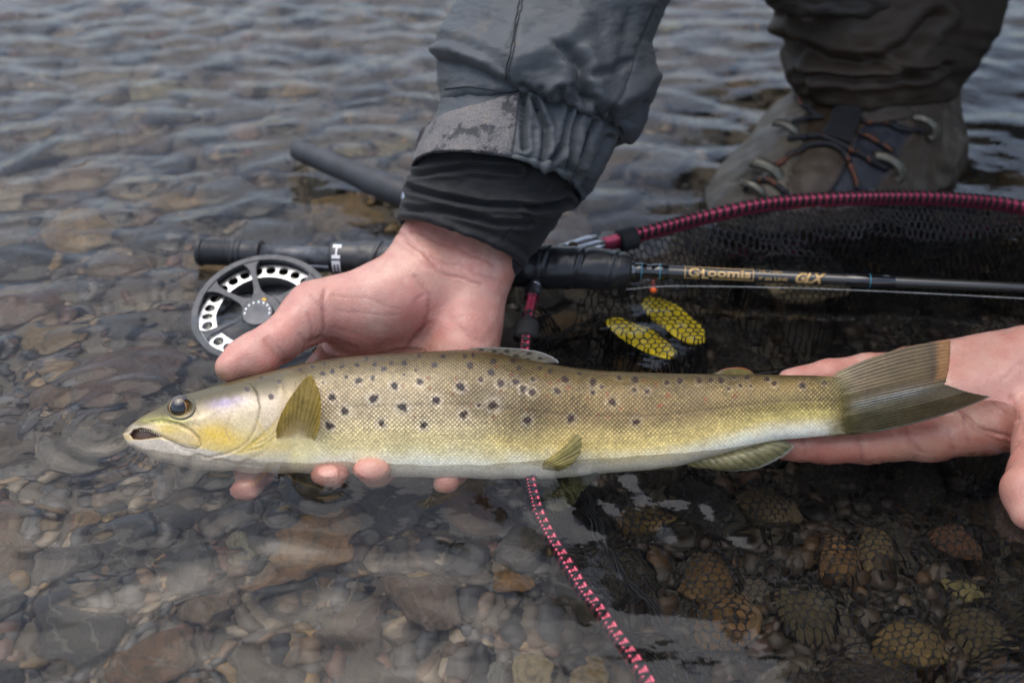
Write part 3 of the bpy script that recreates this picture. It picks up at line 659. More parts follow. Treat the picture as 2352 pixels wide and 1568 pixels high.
def mk(col_base, col_tip, ray=.3, al0=1.0, al1=.9, edge=None, edgew=.08, spots=None, fade=0):
    def f(s, t, rg, px, py):
        k = np.array(col_base)*(1 - t[..., None]) + np.array(col_tip)*t[..., None]
        k = k*(1 - ray*(1 - sst(.05, .5, rg)))[..., None]*(1 + .25*noise2(px/25, py/25, 91))[..., None]*(1 + .15*noise2(s*80, t*3, 92))[..., None]
        if edge is not None:
            e = sst(1 - edgew*2, 1 - edgew, t)[..., None]; k = k*(1 - e) + np.array(edge)*e
        if spots:
            for sx_, sy_, sr_ in spots:
                e = sst(1.2, .7, np.hypot(px - sx_, (py - sy_)*1.6)/sr_)[..., None]*.85; k = k*(1 - e) + np.array([.03, .028, .025])*e
        a = al0*(1 - t) + al1*t
        if fade: a = a*sst(0, fade, t + .06*noise2(s*9, t*5, 97))
        return np.concatenate([np.clip(k, .003, .8), a[..., None]], -1)
    return f
fd = lambda px: D0 - np.interp(px, [t[0] for t in THK], [t[1] for t in THK])*1e-3
fin('pectoral_fin', [(636, 1026), (668, 1029), (714, 1026)], [(634, 985), (647, 946), (672, 903), (709, 859), (724, 872), (735, 899), (738, 937), (733, 985)], fd(680) + .004, [fd(680) - .004, fd(680) - .010, fd(680) - .012, fd(680) - .008],
    13, mk((.52, .41, .16), (.42, .27, .03), .30, .95, .97, fade=.7), bulge=.003)
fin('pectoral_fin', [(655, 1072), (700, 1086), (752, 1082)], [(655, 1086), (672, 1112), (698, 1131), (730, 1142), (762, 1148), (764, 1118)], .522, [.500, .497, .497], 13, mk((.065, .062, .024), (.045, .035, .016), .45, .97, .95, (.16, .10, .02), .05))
fin('pelvic_fin', [(1193, 1071), (1204, 1090), (1226, 1099)], [(1300, 1020), (1331, 993), (1337, 1028), (1319, 1062), (1285, 1086)], fd(1200) + .009, [fd(1300) + .000, fd(1300) - .008, fd(1300) - .006, fd(1260)], 10, mk((.44, .36, .10), (.33, .27, .085), .45, .97, .95), bow=[.10, .06, 0, -.06], bulge=.002)
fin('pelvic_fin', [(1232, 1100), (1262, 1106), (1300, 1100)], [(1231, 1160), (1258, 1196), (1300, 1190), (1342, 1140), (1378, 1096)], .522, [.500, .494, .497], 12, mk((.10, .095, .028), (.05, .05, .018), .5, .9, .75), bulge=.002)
fin('anal_fin', [(1571, 1081), (1640, 1058), (1720, 1032), (1782, 1012)], [(1616, 1096), (1676, 1104), (1749, 1089), (1819, 1040), (1806, 1018)], [D0 - .006, D0 - .004], [D0 - .004, D0 - .008, D0 - .008, D0 - .004], 14,
    mk((.42, .37, .16), (.27, .27, .15), .45, .98, .93, (.50, .52, .48), .045), bow=[.12, .04, -.1, -.12], bulge=.003)
fin('dorsal_fin', [(1066, 806), (1150, 818), (1230, 834)], [(1085, 798), (1125, 797), (1192, 800), (1242, 808), (1280, 825), (1285, 834)], .525, [.530, .534, .536, .533], 11,
    mk((.16, .14, .09), (.19, .18, .16), .45, .9, .8, (.36, .38, .38), .05, [(1105, 804, 7), (1135, 806, 7), (1165, 806, 7), (1150, 815, 7), (1185, 818, 8), (1215, 812, 7), (1212, 826, 7), (1240, 822, 6)]), n1=70)
fin('adipose_fin', [(1638, 861), (1690, 862), (1732, 862)], [(1640, 857), (1665, 846), (1698, 843), (1722, 849), (1734, 860)], .517, .521, 2, mk((.14, .12, .04), (.17, .14, .05), .1, 1, .95, (.34, .07, .04), .07), n1=40, n2_=14, thick=.0016)
def tailcol(s, t, rg, px, py):
    k = np.array([.125, .10, .042])*(1 - t[..., None]) + np.array([.13, .10, .05])*t[..., None]
    up = sst(.52, .45, s)[..., None]; k = k*(1 - up) + (np.array([.16, .105, .035])*(1 - .2*t[..., None]))*up
    k = k*(1 - .26*(1 - sst(.05, .5, rg)))[..., None]*(1 + .25*noise2(px/40, py/20, 93))[..., None]*(1 + .18*noise2(s*120, t*4, 94))[..., None]
    e = (sst(.86, .92, t)*sst(.44, .38, s))[..., None]*.85; k = k*(1 - e) + np.array([.36, .17, .05])*e
    e = (sst(.80, .855, t)*sst(.92, .87, t)*sst(.44, .38, s))[..., None]*.6; k = k*(1 - e) + np.array([.09, .05, .02])*e
    mid = np.exp(-((s - .50)/.085)**2)*sst(.02, .2, t)*sst(.98, .6, t); st_ = sst(.1, .8, np.cos(s*150 + 1.2*t)); e = (mid*st_*.75)[..., None]; k = k*(1 - e) + np.array([.46, .50, .50])*e
    e = (sst(.97, .99, s)*sst(.02, .2, t))[..., None]*.6; k = k*(1 - e) + np.array([.32, .30, .26])*e
    b_ = sst(.22, .04, t + .05*noise2(s*9, t*9, 95))[..., None]; k = k*(1 - b_) + np.array([.22, .175, .06])*b_
    return np.concatenate([np.clip(k, .003, .8), (.985*sst(.0, .16, t + .05*noise2(s*14, t*5, 96)))[..., None]], -1)
fin('tail_fin', [(1900, 866), (1922, 905), (1926, 950), (1898, 1006)], [(2184, 780), (2182, 830), (2174, 874), (2170, 881), (2200, 892), (2236, 902), (2277, 910)], [.5135, .5075, .5075, .5135], [.511, .508, .506, .507, .512], 26, tailcol, bow=[-.05, 0, 0, .045], n1=170, n2_=60, thick=.0007, ridge=.4)
# ------------------------------------------------------------------ the angler
person = thing('person', 'kneeling angler in grey wading jacket and brown waders holding the trout', 'person')
def skin_from(V, Fq, creases, redspots, seed):
    N = vnormals(V, Fq); px, py, d = proj(V); px = px + 5*noise(V*90, seed + 9) + 2*noise(V*260, seed + 10); py = py + 5*noise(V*90, seed + 11) + 2*noise(V*260, seed + 12); fr = (N @ TOW) > -.1
    off = np.zeros(len(V)); red = np.zeros(len(V))
    for poly, dep, wd in creases:
        q, _ = seg_dist(px, py, poly); g = np.exp(-(q/wd)**2)*fr; g = g*(.65 + .5*noise(V*120, seed + 13)); off -= dep*g*1.35; red += .8*np.exp(-(q/(wd*1.6))**2)*fr*min(1, dep/.0006)
    n1 = noise(V*55, seed); n2 = noise(V*160, seed + 1); n3 = noise(V*420, seed + 2)
    off += .0005*n1 + .00022*n2
    base = np.array([.58, .29, .215]); pink = np.array([.58, .18, .145]); pale = np.array([.68, .47, .37])
    C = np.tile(base, (len(V), 1)); t = np.clip(.5 + .9*n1 + .5*n2, 0, 1)[:, None]; C = C*(1 - .45*t) + pink*.45*t
    t = np.clip(.9*noise(V*80, seed + 5) + .6*n3 - .05, 0, 1)[:, None]; C = C*(1 - .5*t) + pale*.5*t
    for x, y, rr, s, c in redspots:
        e = (s*np.exp(-((px - x)**2 + (py - y)**2)/rr**2)*(1 + .5*n2))[:, None].clip(0, 1); C = C*(1 - e) + np.array(c)*e
    e = np.clip(red, 0, 1)[:, None]*.68; C = C*(1 - e) + np.array([.36, .125, .10])*e
    return V + N*off[:, None], np.clip(C, .01, .9)

# ---- right hand (on the left of the picture): palm behind the fish, fingers curling under it
S1 = SDF(P(800, 800, .57) - np.array([.125, .12, .115]), P(800, 800, .57) + np.array([.115, .13, .135]), .00115)
p = lambda x, y, d: P(x, y, d)
S1.cone(p(1075, 400, .596), .022, p(985, 590, .588), .0215, .01); S1.cone(p(1205, 400, .60), .022, p(1108, 600, .586), .0195, .01); S1.cone(p(1140, 380, .60), .024, p(1045, 600, .59), .021, .012)
S1.cone(p(985, 610, .585), .0205, p(800, 835, .582), .0145, .012); S1.cone(p(1030, 620, .588), .019, p(890, 860, .586), .014, .012)
S1.cone(p(1055, 620, .588), .019, p(985, 865, .582), .0138, .012); S1.cone(p(1088, 625, .584), .0185, p(1072, 850, .574), .0165, .012)
S1.cone(p(1088, 640, .580), .016, p(1066, 800, .567), .0165, .012)                                             # heel of the palm
S1.cone(p(965, 640, .575), .0215, p(775, 712, .560), .0165, .010); S1.cone(p(940, 690, .572), .018, p(820, 740, .565), .016, .012)   # thenar
S1.cone(p(765, 703, .558), .0163, p(722, 708, .553), .0150, .008)
S1.chain([p(728, 714, .552), p(690, 742, .547), p(640, 782, .538)], [.0145, .0128, .0114], .007)
S1.chain([p(640, 782, .538), p(585, 815, .529), p(528, 845, .521)], [.0114, .0112, .0079], .005); S1.ell(p(577, 824, .5265), [RGT*.012 - UPV*.006, UPV*.007 + RGT*.003, TOW*.0085], .006)
FING = [[(778, 818, .579, .0128), (715, 935, .582, .0102), (640, 1060, .552, .0096), (590, 1130, .520, .0092), (572, 1154, .508, .0078)],
        [(880, 850, .582, .0125), (838, 985, .580, .0102), (796, 1095, .545, .0098), (764, 1108, .508, .0094), (760, 1101, .4975, .0068)],
        [(985, 855, .580, .0122), (945, 985, .577, .0100), (895, 1095, .542, .0096), (862, 1096, .506, .0092), (855, 1086, .4965, .0068)],
        [(1072, 850, .572, .0116), (1065, 970, .570, .0092), (1050, 1080, .540, .0084), (1035, 1120, .512, .0080), (1028, 1128, .503, .0070)]]
for ex, ey, ed_ in ((760, 1097, .4945), (855, 1081, .4935)): S1.ell(p(ex, ey, ed_), [RGT*.0096, UPV*.0070, TOW*.0078], .0016)
for fg in FING: S1.chain([p(a, b, c) for a, b, c, _ in fg][:3], [r for *_, r in fg][:3], .005); S1.chain([p(a, b, c) for a, b, c, _ in fg][2:], [r for *_, r in fg][2:], .0016)
V1, F1 = S1.mesh(); V1 = relax(V1, F1, 2)
c4 = lambda L: [(401.9 + x*.3662, 459.4 + y*.3662) for x, y in L]
CR1 = [(c4([(1395, 205), (1560, 330), (1640, 440), (1780, 490), (1930, 530)]), .0009, 3.5), (c4([(1370, 260), (1480, 330), (1600, 420)]), .0004, 3), (c4([(1480, 190), (1700, 280), (2000, 400)]), .0004, 4), (c4([(1600, 360), (1800, 420), (2050, 520)]), .0004, 3.5),
       (c4([(1510, 480), (1600, 600), (1595, 700), (1540, 820), (1440, 950)]), .0009, 4), (c4([(1500, 650), (1560, 590)]), .0006, 3), (c4([(1590, 760), (1480, 900), (1400, 950)]), .0006, 3.5),
       (c4([(940, 560), (930, 690), (945, 800), (900, 880), (860, 890)]), .0008, 4), (c4([(850, 600), (900, 650), (930, 700)]), .0005, 3), (c4([(830, 700), (855, 800), (855, 880)]), .0005, 3), (c4([(870, 860), (1000, 870), (1140, 930)]), .0007, 5),
       (c4([(560, 870), (640, 960), (690, 1010)]), .0005, 4), (c4([(590, 850), (660, 930), (720, 990)]), .0004, 3), (c4([(780, 840), (830, 900)]), .0004, 3),
       (c4([(980, 600), (1200, 620), (1400, 680)]), .00025, 3), (c4([(1000, 680), (1250, 720), (1420, 720)]), .00025, 3), (c4([(1000, 800), (1200, 860), (1350, 880)]), .0003, 4), (c4([(1750, 760), (1870, 880), (1950, 900)]), .0003, 6)]
RS1 = [(700, 690, 45, .5, (.44, .16, .13)), (760, 740, 40, .35, (.46, .19, .15)), (980, 720, 60, .35, (.50, .21, .18)), (890, 570, 60, .5, (.60, .40, .30)), (1120, 700, 50, .4, (.56, .30, .24)), (610, 800, 40, .3, (.48, .2, .17)),
       (505, 862, 20, .8, (.24, .13, .07)), (560, 855, 45, .45, (.42, .19, .13)), (850, 680, 60, .3, (.60, .40, .33)), (760, 1092, 30, .5, (.50, .22, .15)), (855, 1075, 30, .5, (.50, .22, .15))]
V1, C1 = skin_from(V1, F1, CR1, RS1, 1)

# ---- left hand (on the right of the picture): flat under the tail
S2 = SDF(P(2150, 950, .54) - np.array([.10, .10, .085]), P(2150, 950, .54) + np.array([.105, .10, .085]), .00115)
S2.cone(p(2470, 880, .566), .026, p(2380, 905, .565), .027, .01); S2.cone(p(2470, 980, .555), .024, p(2380, 985, .553), .025, .01)
S2.cone(p(2380, 985, .548), .021, p(2110, 1046, .536), .0132, .012); S2.cone(p(2380, 940, .558), .022, p(2090, 985, .553), .0140, .012)
S2.cone(p(2370, 880, .562), .022, p(2080, 925, .562), .0140, .012); S2.cone(p(2360, 830, .562), .0205, p(2090, 850, .566), .0135, .012)
S2.cone(p(2300, 880, .55), .016, p(2180, 900, .549), .014, .012)
S2.chain([p(2110, 1046, .536), p(1975, 1055, .531), p(1880, 1056, .529), p(1778, 1050, .526)], [.0118, .0110, .0105, .0085], .004); S2.ell(p(2030, 1050, .5275), [RGT*.016, UPV*.0085, TOW*.006], .006); S2.ell(p(1925, 1054, .524), [RGT*.012, UPV*.008, TOW*.006], .005); S2.ell(p(1830, 1050, .522), [RGT*.011, UPV*.0075, TOW*.005], .005)
S2.chain([p(2095, 985, .553), p(1940, 985, .545), p(1830, 985, .541), p(1730, 985, .539)], [.0125, .0105, .0095, .0078], .004)
S2.chain([p(2085, 925, .562), p(1920, 925, .552), p(1820, 925, .546), p(1720, 925, .543)], [.0120, .0100, .0092, .0076], .004)
S2.chain([p(2090, 853, .566), p(1990, 853, .562), p(1900, 864, .556), p(1815, 876, .551)], [.0118, .0098, .0090, .0072], .004)
S2.cone(p(2400, 985, .535), .021, p(2405, 1035, .50), .0155, .010); S2.chain([p(2405, 1035, .50), p(2388, 1090, .482), p(2372, 1130, .470), p(2368, 1178, .463)], [.0155, .0135, .0128, .0092], .006)
V2, F2 = S2.mesh(); V2 = relax(V2, F2, 2)
c3 = lambda L: [(1492.9 + x*.3662, 689 + y*.3662) for x, y in L]
CR2 = [(c3([(945, 875), (950, 940), (958, 1010)]), .0006, 3.5), (c3([(1285, 870), (1310, 950), (1318, 1060), (1320, 1110)]), .0009, 3.5), (c3([(1265, 880), (1280, 960)]), .0004, 3), (c3([(1575, 845), (1620, 930), (1690, 1030)]), .0009, 4), (c3([(1850, 860), (1870, 1000)]), .0005, 3.5),
       (c3([(1945, 745), (2050, 840), (2160, 890), (2320, 915)]), .0012, 5), (c3([(2270, 620), (2300, 740), (2346, 830)]), .0010, 6), (c3([(2000, 840), (2140, 930), (2280, 960)]), .0005, 4), (c3([(1960, 690), (1950, 850), (1970, 960)]), .0004, 3), (c3([(2140, 640), (2230, 720)]), .0005, 4), (c3([(2200, 500), (2346, 380)]), .0003, 4)]
RS2 = [(1890, 1040, 60, .45, (.52, .20, .17)), (2040, 1050, 60, .4, (.52, .27, .18)), (2260, 840, 110, .5, (.50, .33, .26)), (2110, 800, 60, .4, (.46, .27, .2)), (2310, 1000, 40, .5, (.40, .15, .11)), (1850, 850, 50, .4, (.52, .24, .2)), (2345, 1120, 60, .4, (.52, .27, .2))]
V2, C2 = skin_from(V2, F2, CR2, RS2, 8)

# ---- the rest of the body, mostly above the frame; it shades the net and is mirrored in the water
J = dict(wr=P(1090, 480, .592), wl=P(2440, 930, .56))
el_r = np.array([.088, .300, .235]); sh_r = np.array([.175, .270, .440]); sh_l = np.array([.565, .270, .440]); el_l = np.array([.640, .330, .260])
hip = np.array([.37, .620, .280]); neck = np.array([.365, .250, .500]); head = np.array([.360, .120, .565])
def torso(B, g, k=.05, legs=True, body=True):
    if body:
        B.cone(hip, .155 + g, (hip + neck)/2 + [0, .02, 0], .150 + g, k); B.cone((hip + neck)/2 + [0, .02, 0], .150 + g, neck - [0, -.05, .02], .120 + g, k)
        for s in (sh_r, sh_l): B.cone(neck - [0, -.02, .03], .085 + g, s, .068 + g, k)
        B.cone(sh_r, .066 + g, el_r, .050 + g, .03); B.cone(sh_l, .066 + g, el_l, .050 + g, .03); B.cone(el_l, .048 + g, J['wl'] + [.07, .02, .02], .034 + g*.8, .03)
    if legs:
        kr, kl = np.array([.315, .355, .420]), np.array([.66, .42, .30])
        B.cone(hip + [-.05, -.02, 0], .105 + g, kr, .070 + g, .04); B.cone(hip + [.12, -.02, 0], .105 + g, kl, .070 + g, .04)
        B.cone(kr, .066 + g, P(2040, -60, .755), .058 + g, .03); B.cone(kl, .066 + g, np.array([.60, .55, .02]), .055 + g, .03)
BB = SDF((.0, -.06, -.06), (.86, .86, .86), .009)
torso(BB, 0); BB.cone(neck, .056, head - [0, -.03, .04], .055, .03); BB.ell(head, [RGT*.076, np.array([0, .095, 0]), np.array([0, 0, .115])], .02); BB.cone(head + [0, -.09, -.01], .014, head + [0, -.108, -.03], .013, .015)
for sx_ in (-1, 1): BB.ell(head + [.078*sx_, .01, -.01], [RGT*.010, np.array([0, .02, 0]), np.array([0, 0, .032])], .008)
BB.cone(el_r, .047, J['wr'] + np.array([.03, .05, .05]), .036, .02); VB, FBq = BB.mesh(); VB = relax(VB, FBq, 1)
m = M('skin'); c = m.attr('Col'); co = m.coord()
ridge = m.n('ShaderNodeTexWave', wave_type='BANDS', bands_direction='DIAGONAL'); ridge.inputs['Scale'].default_value = 560; ridge.inputs['Distortion'].default_value = 14; ridge.inputs['Detail'].default_value = 2; ridge.inputs['Detail Scale'].default_value = .25; m.l(co, ridge.inputs[0])
vor = m.n('ShaderNodeTexVoronoi', feature='DISTANCE_TO_EDGE'); vor.inputs['Scale'].default_value = 640; m.l(co, vor.inputs[0])
h = m.math('ADD', m.math('MULTIPLY', ridge.outputs[1], .22), m.math('ADD', m.math('MULTIPLY', m.mapr(vor.outputs[0], 0, .25, 0, 1), .30), m.noise(900, 3)))
mot = m.mapr(m.noise(260, 4), .35, .65, 0, 1); c2 = m.mix(m.math('MULTIPLY', mot, .22), c, (.62, .40, .33), 'MIX'); c2 = m.mix(m.mapr(m.noise(38, 4), .48, .68, 0, .45), c2, (.50, .13, .10)); c2 = m.mix(m.mapr(m.noise(130, 3), .5, .72, 0, .28), c2, (.42, .14, .11))
wet = m.mapr(m.noise(70, 3), .42, .6, .48, .26)
MAT_SKIN = m.pbr(c2, wet, 0, m.bump(h, .42, .0007), Subsurface_Weight=.16, Subsurface_Radius=(.006, .0022, .0012), Subsurface_Scale=.5, Coat_Weight=.3, Coat_Roughness=.14)
o1 = len(V1); o2 = o1 + len(V2)
obj('body', np.vstack([V1, V2, VB]), np.vstack([F1, F2 + o1, FBq + o2]), MAT_SKIN, person, True, np.vstack([C1, C2, np.tile([.5, .29, .22], (len(VB), 1))]))

# ---- clothes out of frame
m = M('jacket_cloth'); co = m.coord(); rib = m.n('ShaderNodeTexWave', wave_type='BANDS', bands_direction='Z'); rib.inputs['Scale'].default_value = 330; rib.inputs['Distortion'].default_value = .6; m.l(co, rib.inputs[0])
f = m.noise(22, 4); c = m.mix(m.mapr(f, .3, .7, 0, 1), (.038, .044, .050), (.062, .070, .077)); c = m.mix(m.mapr(m.noise(48, 5), .62, .75, 0, .35), c, (.15, .12, .085)); c = m.mix(m.math('MULTIPLY', rib.outputs[1], .18), c, (.05, .06, .07))
MAT_JACK = m.pbr(c, .62, 0, m.bump(m.math('ADD', m.math('MULTIPLY', rib.outputs[1], .3), m.noise(260, 3)), .25, .0006), Sheen_Weight=.05)
MAT_BLACK = simple('black_knit', (.0065, .0065, .0075), .8, 0, 70, .3, .3, 700, .0006, Sheen_Weight=.06)
MAT_WADER = simple('wader_cloth', (.032, .020, .011), .68, 0, 18, .28, .3, 500, .0006)
JK = SDF((.0, -.02, .0), (.86, .92, .72), .010); torso(JK, .018, legs=False); VJ, FJ = JK.mesh(); VJ = relax(VJ, FJ, 2); VJ = VJ + vnormals(VJ, FJ)*(.007*noise(VJ*14, 4) + .003*noise(VJ*38, 5))[:, None]
jacket = obj('jacket', VJ, FJ, MAT_JACK, person)
WK = SDF((.1, .15, -.12), (.86, .92, .62), .010); torso(WK, .016, body=False); VW, FW = WK.mesh(); VW = relax(VW, FW, 2); VW = VW + vnormals(VW, FW)*(.007*noise(VW*13, 14) + .003*noise(VW*36, 15))[:, None]
waders = obj('waders', VW, FW, MAT_WADER, person)
hat, fh = ellipsoid(head + [0, .005, .045], [RGT*.088, np.array([0, .108, 0]), np.array([0, 0, .085])], 4); obj('cap', hat, fh, simple('cap_cloth', (.05, .055, .05), .8), person)

# ---- right sleeve
def loft(stn, n1, n2, dep, fdep, tilt, disp=None, wrap=True):
    """stn: rows (s, Lx, Ly, Rx, Ry, depth of centre, front radius m, upward lift of the front rim in sketch units)"""
    st = np.array(stn, float); s = np.linspace(st[0, 0], st[-1, 0], n1)
    q = np.stack([smooth_interp(s, list(zip(st[:, 0], st[:, k]))) for k in range(1, 8)], -1)
    t = np.linspace(0, 2*math.pi, n2, endpoint=False); c_, s_ = np.cos(t), np.sin(t)
    cx, cy = (q[:, 0] + q[:, 2])/2, (q[:, 1] + q[:, 3])/2; hx, hy = (q[:, 2] - q[:, 0])/2, (q[:, 3] - q[:, 1])/2
    cc = np.sign(c_)*np.abs(c_)**.9; ss = np.sign(s_)*np.abs(s_)**.9
    px = cx[:, None] + hx[:, None]*cc; py = cy[:, None] + hy[:, None]*cc - q[:, 6][:, None]*ss
    d = q[:, 4][:, None] - q[:, 5][:, None]*ss
    X = P(px, py, d); N = np.cross(np.gradient(X, axis=0), np.roll(X, -1, 1) - np.roll(X, 1, 1)); N /= np.linalg.norm(N, axis=2)[..., None] + 1e-12
    cen = X.mean(1, keepdims=True); N *= np.sign(((X - cen)*N).sum(2))[..., None]
    if disp is not None: X = X + N*disp(px, py, np.repeat(s[:, None], n2, 1), np.repeat(t[None], n1, 0), ss[None] > -.15)[..., None]
    return X, s, t
c7 = lambda L: [(861.3 + x*.36627, y*.36627) for x, y in L]
GATH = c7([(330, 360), (400, 368), (560, 392), (700, 452), (820, 515), (920, 585), (1050, 632), (1230, 668), (1330, 730), (1400, 790), (1465, 850), (1560, 900)])
def ridge_d(px, py, L, amp, w_, asym=0):
    d, s = seg_dist(px, py, c7(L)); 
    return amp*np.exp(-(d/w_)**2)*(1 + asym*s)
def dsleeve(px, py, s, t, fr):
    f = fr.astype(float); z = .0018*noise2(px/80, py/70, 101) + .0008*noise2(px/30, py/28, 102) + .0004*noise2(px/11, py/11, 103)
    g, sd = seg_dist(px, py, GATH); above = sd > 0
    z = z + f*np.where(above, .0042*np.exp(-g/60), -.004*np.exp(-g/26)) + f*np.where(above, -.0035*np.exp(-(g/7)**2), 0)
    z = z + f*(ridge_d(px, py, [(1150, 300), (1200, 330), (1290, 420), (1285, 520), (1330, 620)], -.0075, 13) + ridge_d(px, py, [(1100, 330), (1180, 430), (1210, 540)], .0045, 22) + ridge_d(px, py, [(1330, 330), (1390, 470), (1400, 600)], .0048, 22)
        + ridge_d(px, py, [(880, 400), (1000, 350), (1180, 280), (1300, 120)], .0045, 28) + ridge_d(px, py, [(1380, 470), (1500, 440), (1600, 380)], -.004, 11) + ridge_d(px, py, [(440, 200), (600, 250), (800, 330)], .0038, 24) + ridge_d(px, py, [(420, 320), (520, 330), (700, 410)], .0035, 14)
        + ridge_d(px, py, [(1560, 770), (1640, 740), (1690, 650)], -.0055, 10) + ridge_d(px, py, [(1500, 640), (1640, 560), (1740, 480)], .004, 18) + ridge_d(px, py, [(930, 540), (1010, 600)], -.005, 8) + ridge_d(px, py, [(1080, 570), (1140, 520)], .004, 10)
        + ridge_d(px, py, [(1600, 100), (1560, 300), (1540, 480)], -.0026, 16) + ridge_d(px, py, [(920, 0), (870, 250), (820, 440), (830, 510)], -.0014, 3.2, .3) + ridge_d(px, py, [(1755, 50), (1650, 300), (1560, 560), (1400, 720)], -.0010, 3))
    for k, (a, b_) in enumerate((((1330, 650), (1260, 560)), ((1260, 640), (1230, 540)), ((1180, 640), (1170, 560)), ((1410, 740), (1370, 620)), ((1470, 800), (1480, 680)), ((1070, 610), (1050, 560)))):
        z = z + f*ridge_d(px, py, [a, b_], -.004, 7)
    return z
SL = [(0, 1120, -260, 1690, -330, .632, .064, 10), (.25, 1085, -120, 1610, -150, .622, .062, 18), (.5, 1046, 0, 1541, 0, .611, .060, 26), (.72, 1012, 105, 1504, 98, .601, .058, 34), (.85, 1003, 160, 1506, 135, .597, .058, 40), (.97, 1010, 215, 1494, 240, .593, .056, 50), (1.05, 1016, 250, 1452, 312, .592, .050, 56), (1.10, 1034, 258, 1425, 315, .592, .043, 54)]
X, s_, t_ = loft(SL, 240, 240, 0, 0, 0, dsleeve); Vs = X.reshape(-1, 3); Fs = gridf(240, 240, True)
sleeve = obj('sleeve', Vs, Fs, MAT_JACK, jacket)
def dcuff(px, py, s, t, fr):
    f = fr.astype(float); z = .0010*noise2(px/40, py/40, 111) + .0004*noise2(px/14, py/14, 112)
    ri = sst(1175, 1200, px)
    for L in ([(1000, 640), (1030, 720), (1070, 800), (1062, 920), (1040, 1010)], [(1230, 660), (1205, 780), (1175, 910), (1090, 1010)], [(1275, 690), (1240, 820), (1215, 960), (1200, 1060)], [(1370, 770), (1320, 880), (1270, 1010)], [(1455, 860), (1400, 980), (1330, 1100), (1290, 1190)], [(935, 620), (930, 800), (935, 930)]):
        d, sd = seg_dist(px, py, c7(L)); z = z + f*ri*(-.0040*np.exp(-(d/5.5)**2) + .0026*np.exp(-((d - 14)/9)**2))
    return z
CU = [(0, 1018, 205, 1450, 270, .593, .047, 48), (.3, 1000, 268, 1418, 320, .591, .0475, 50), (.6, 968, 325, 1382, 385, .589, .049, 56), (.9, 948, 378, 1340, 440, .587, .050, 62), (1.0, 946, 391, 1331, 452, .587, .0495, 64), (1.03, 952, 389, 1322, 448, .588, .046, 62), (1.06, 962, 380, 1310, 436, .589, .043, 60)]
X, s_, t_ = loft(CU, 170, 260, 0, 0, 0, dcuff); Vc = X.reshape(-1, 3); Fcu = gridf(170, 260, True); obj('sleeve_cuff', Vc, Fcu, MAT_JACK, jacket)
CB = bvh_of(np.vstack([Vc, Vs]), [tuple(f) for f in Fcu] + [tuple(f) for f in (Fs + len(Vc))])
# velcro tab
TABT = c7([(372, 742), (500, 692), (700, 640), (800, 608), (915, 577)]); TABB = c7([(256, 1075), (300, 1035), (370, 992), (600, 957), (855, 980)])
TABT = spline([(957, 325), (966, 300), (982, 282)] + TABT, 70); TABB = spline([(949, 385)] + TABB, 70)
g = np.array([[TABT[i]*(1 - k) + TABB[i]*k for k in np.linspace(0, 1, 30)] for i in range(70)])
lo_, hi_ = [], []
for i in range(70):
    for k in range(30):
        q = stick(CB, g[i, k, 0], g[i, k, 1], 0); q = q if q is not None else P(g[i, k, 0], g[i, k, 1], .585)
        e = min(i, 69 - i, k, 29 - k); lo_.append(q - TOW*.001); hi_.append(q + TOW*(.0012 + .0012*min(1, e/1.5) + .0003*math.sin(i*.9)*(.3 if e > 1 else 1)))
hi_ = np.array(hi_); lo_ = np.array(lo_); N = 70*30
ring = [i*30 for i in range(70)] + [69*30 + j for j in range(1, 30)] + [i*30 + 29 for i in range(68, -1, -1)] + [j for j in range(28, 0, -1)]
ft = np.vstack([gridf(70, 30), np.array([(ring[k], ring[k] + N, ring[(k+1) % len(ring)] + N, ring[(k+1) % len(ring)]) for k in range(len(ring))])])
m = M('cuff_tab_canvas'); co = m.coord(); st_ = m.noise(56, 6, .65); wv = m.n('ShaderNodeTexVoronoi'); wv.inputs['Scale'].default_value = 750; m.l(co, wv.inputs[0])
c = m.mix(m.mapr(m.noise(60, 3), .3, .7, 0, 1), (.13, .125, .13), (.19, .175, .165)); c = m.mix(m.mapr(st_, .51, .56, 0, .9), c, (.026, .026, .031)); c = m.mix(m.mapr(m.noise(75, 3), .58, .7, 0, .4), c, (.24, .18, .11)); c = m.mix(m.mapr(wv.outputs[0], .2, .7, 0, .35), c, (.04, .04, .045))
obj('cuff_tab', np.vstack([hi_, lo_]), ft, m.pbr(c, .8, 0, m.bump(wv.outputs[0], .5, .0008)), jacket)
# stitched seams
MAT_SEAM = simple('seam_thread', (.030, .034, .038), .8)
sm = []
for L, rr in ((c7([(905, 0), (870, 180), (850, 330), (822, 440), (826, 500)]), .0004), (c7([(925, 0), (888, 200), (866, 330), (838, 440), (842, 510)]), .0003), (c7([(1748, 60), (1640, 320), (1600, 450), (1520, 620), (1410, 730)]), .0003), (c7([(440, 560), (600, 545), (780, 570), (900, 572)]), .0004), (c7([(1345, 830), (1300, 960), (1250, 1080)]), .0004), (c7([(880, 600), (870, 760), (850, 950)]), .0006)):
    q = [stick(CB, *k, .0006) for k in spline(L, 40)]; q = [k for k in q if k is not None]
    if len(q) > 4: sm.append(tube(q, rr, 6))
for v_, f_ in sm: obj('seam', v_, f_, MAT_SEAM, jacket)
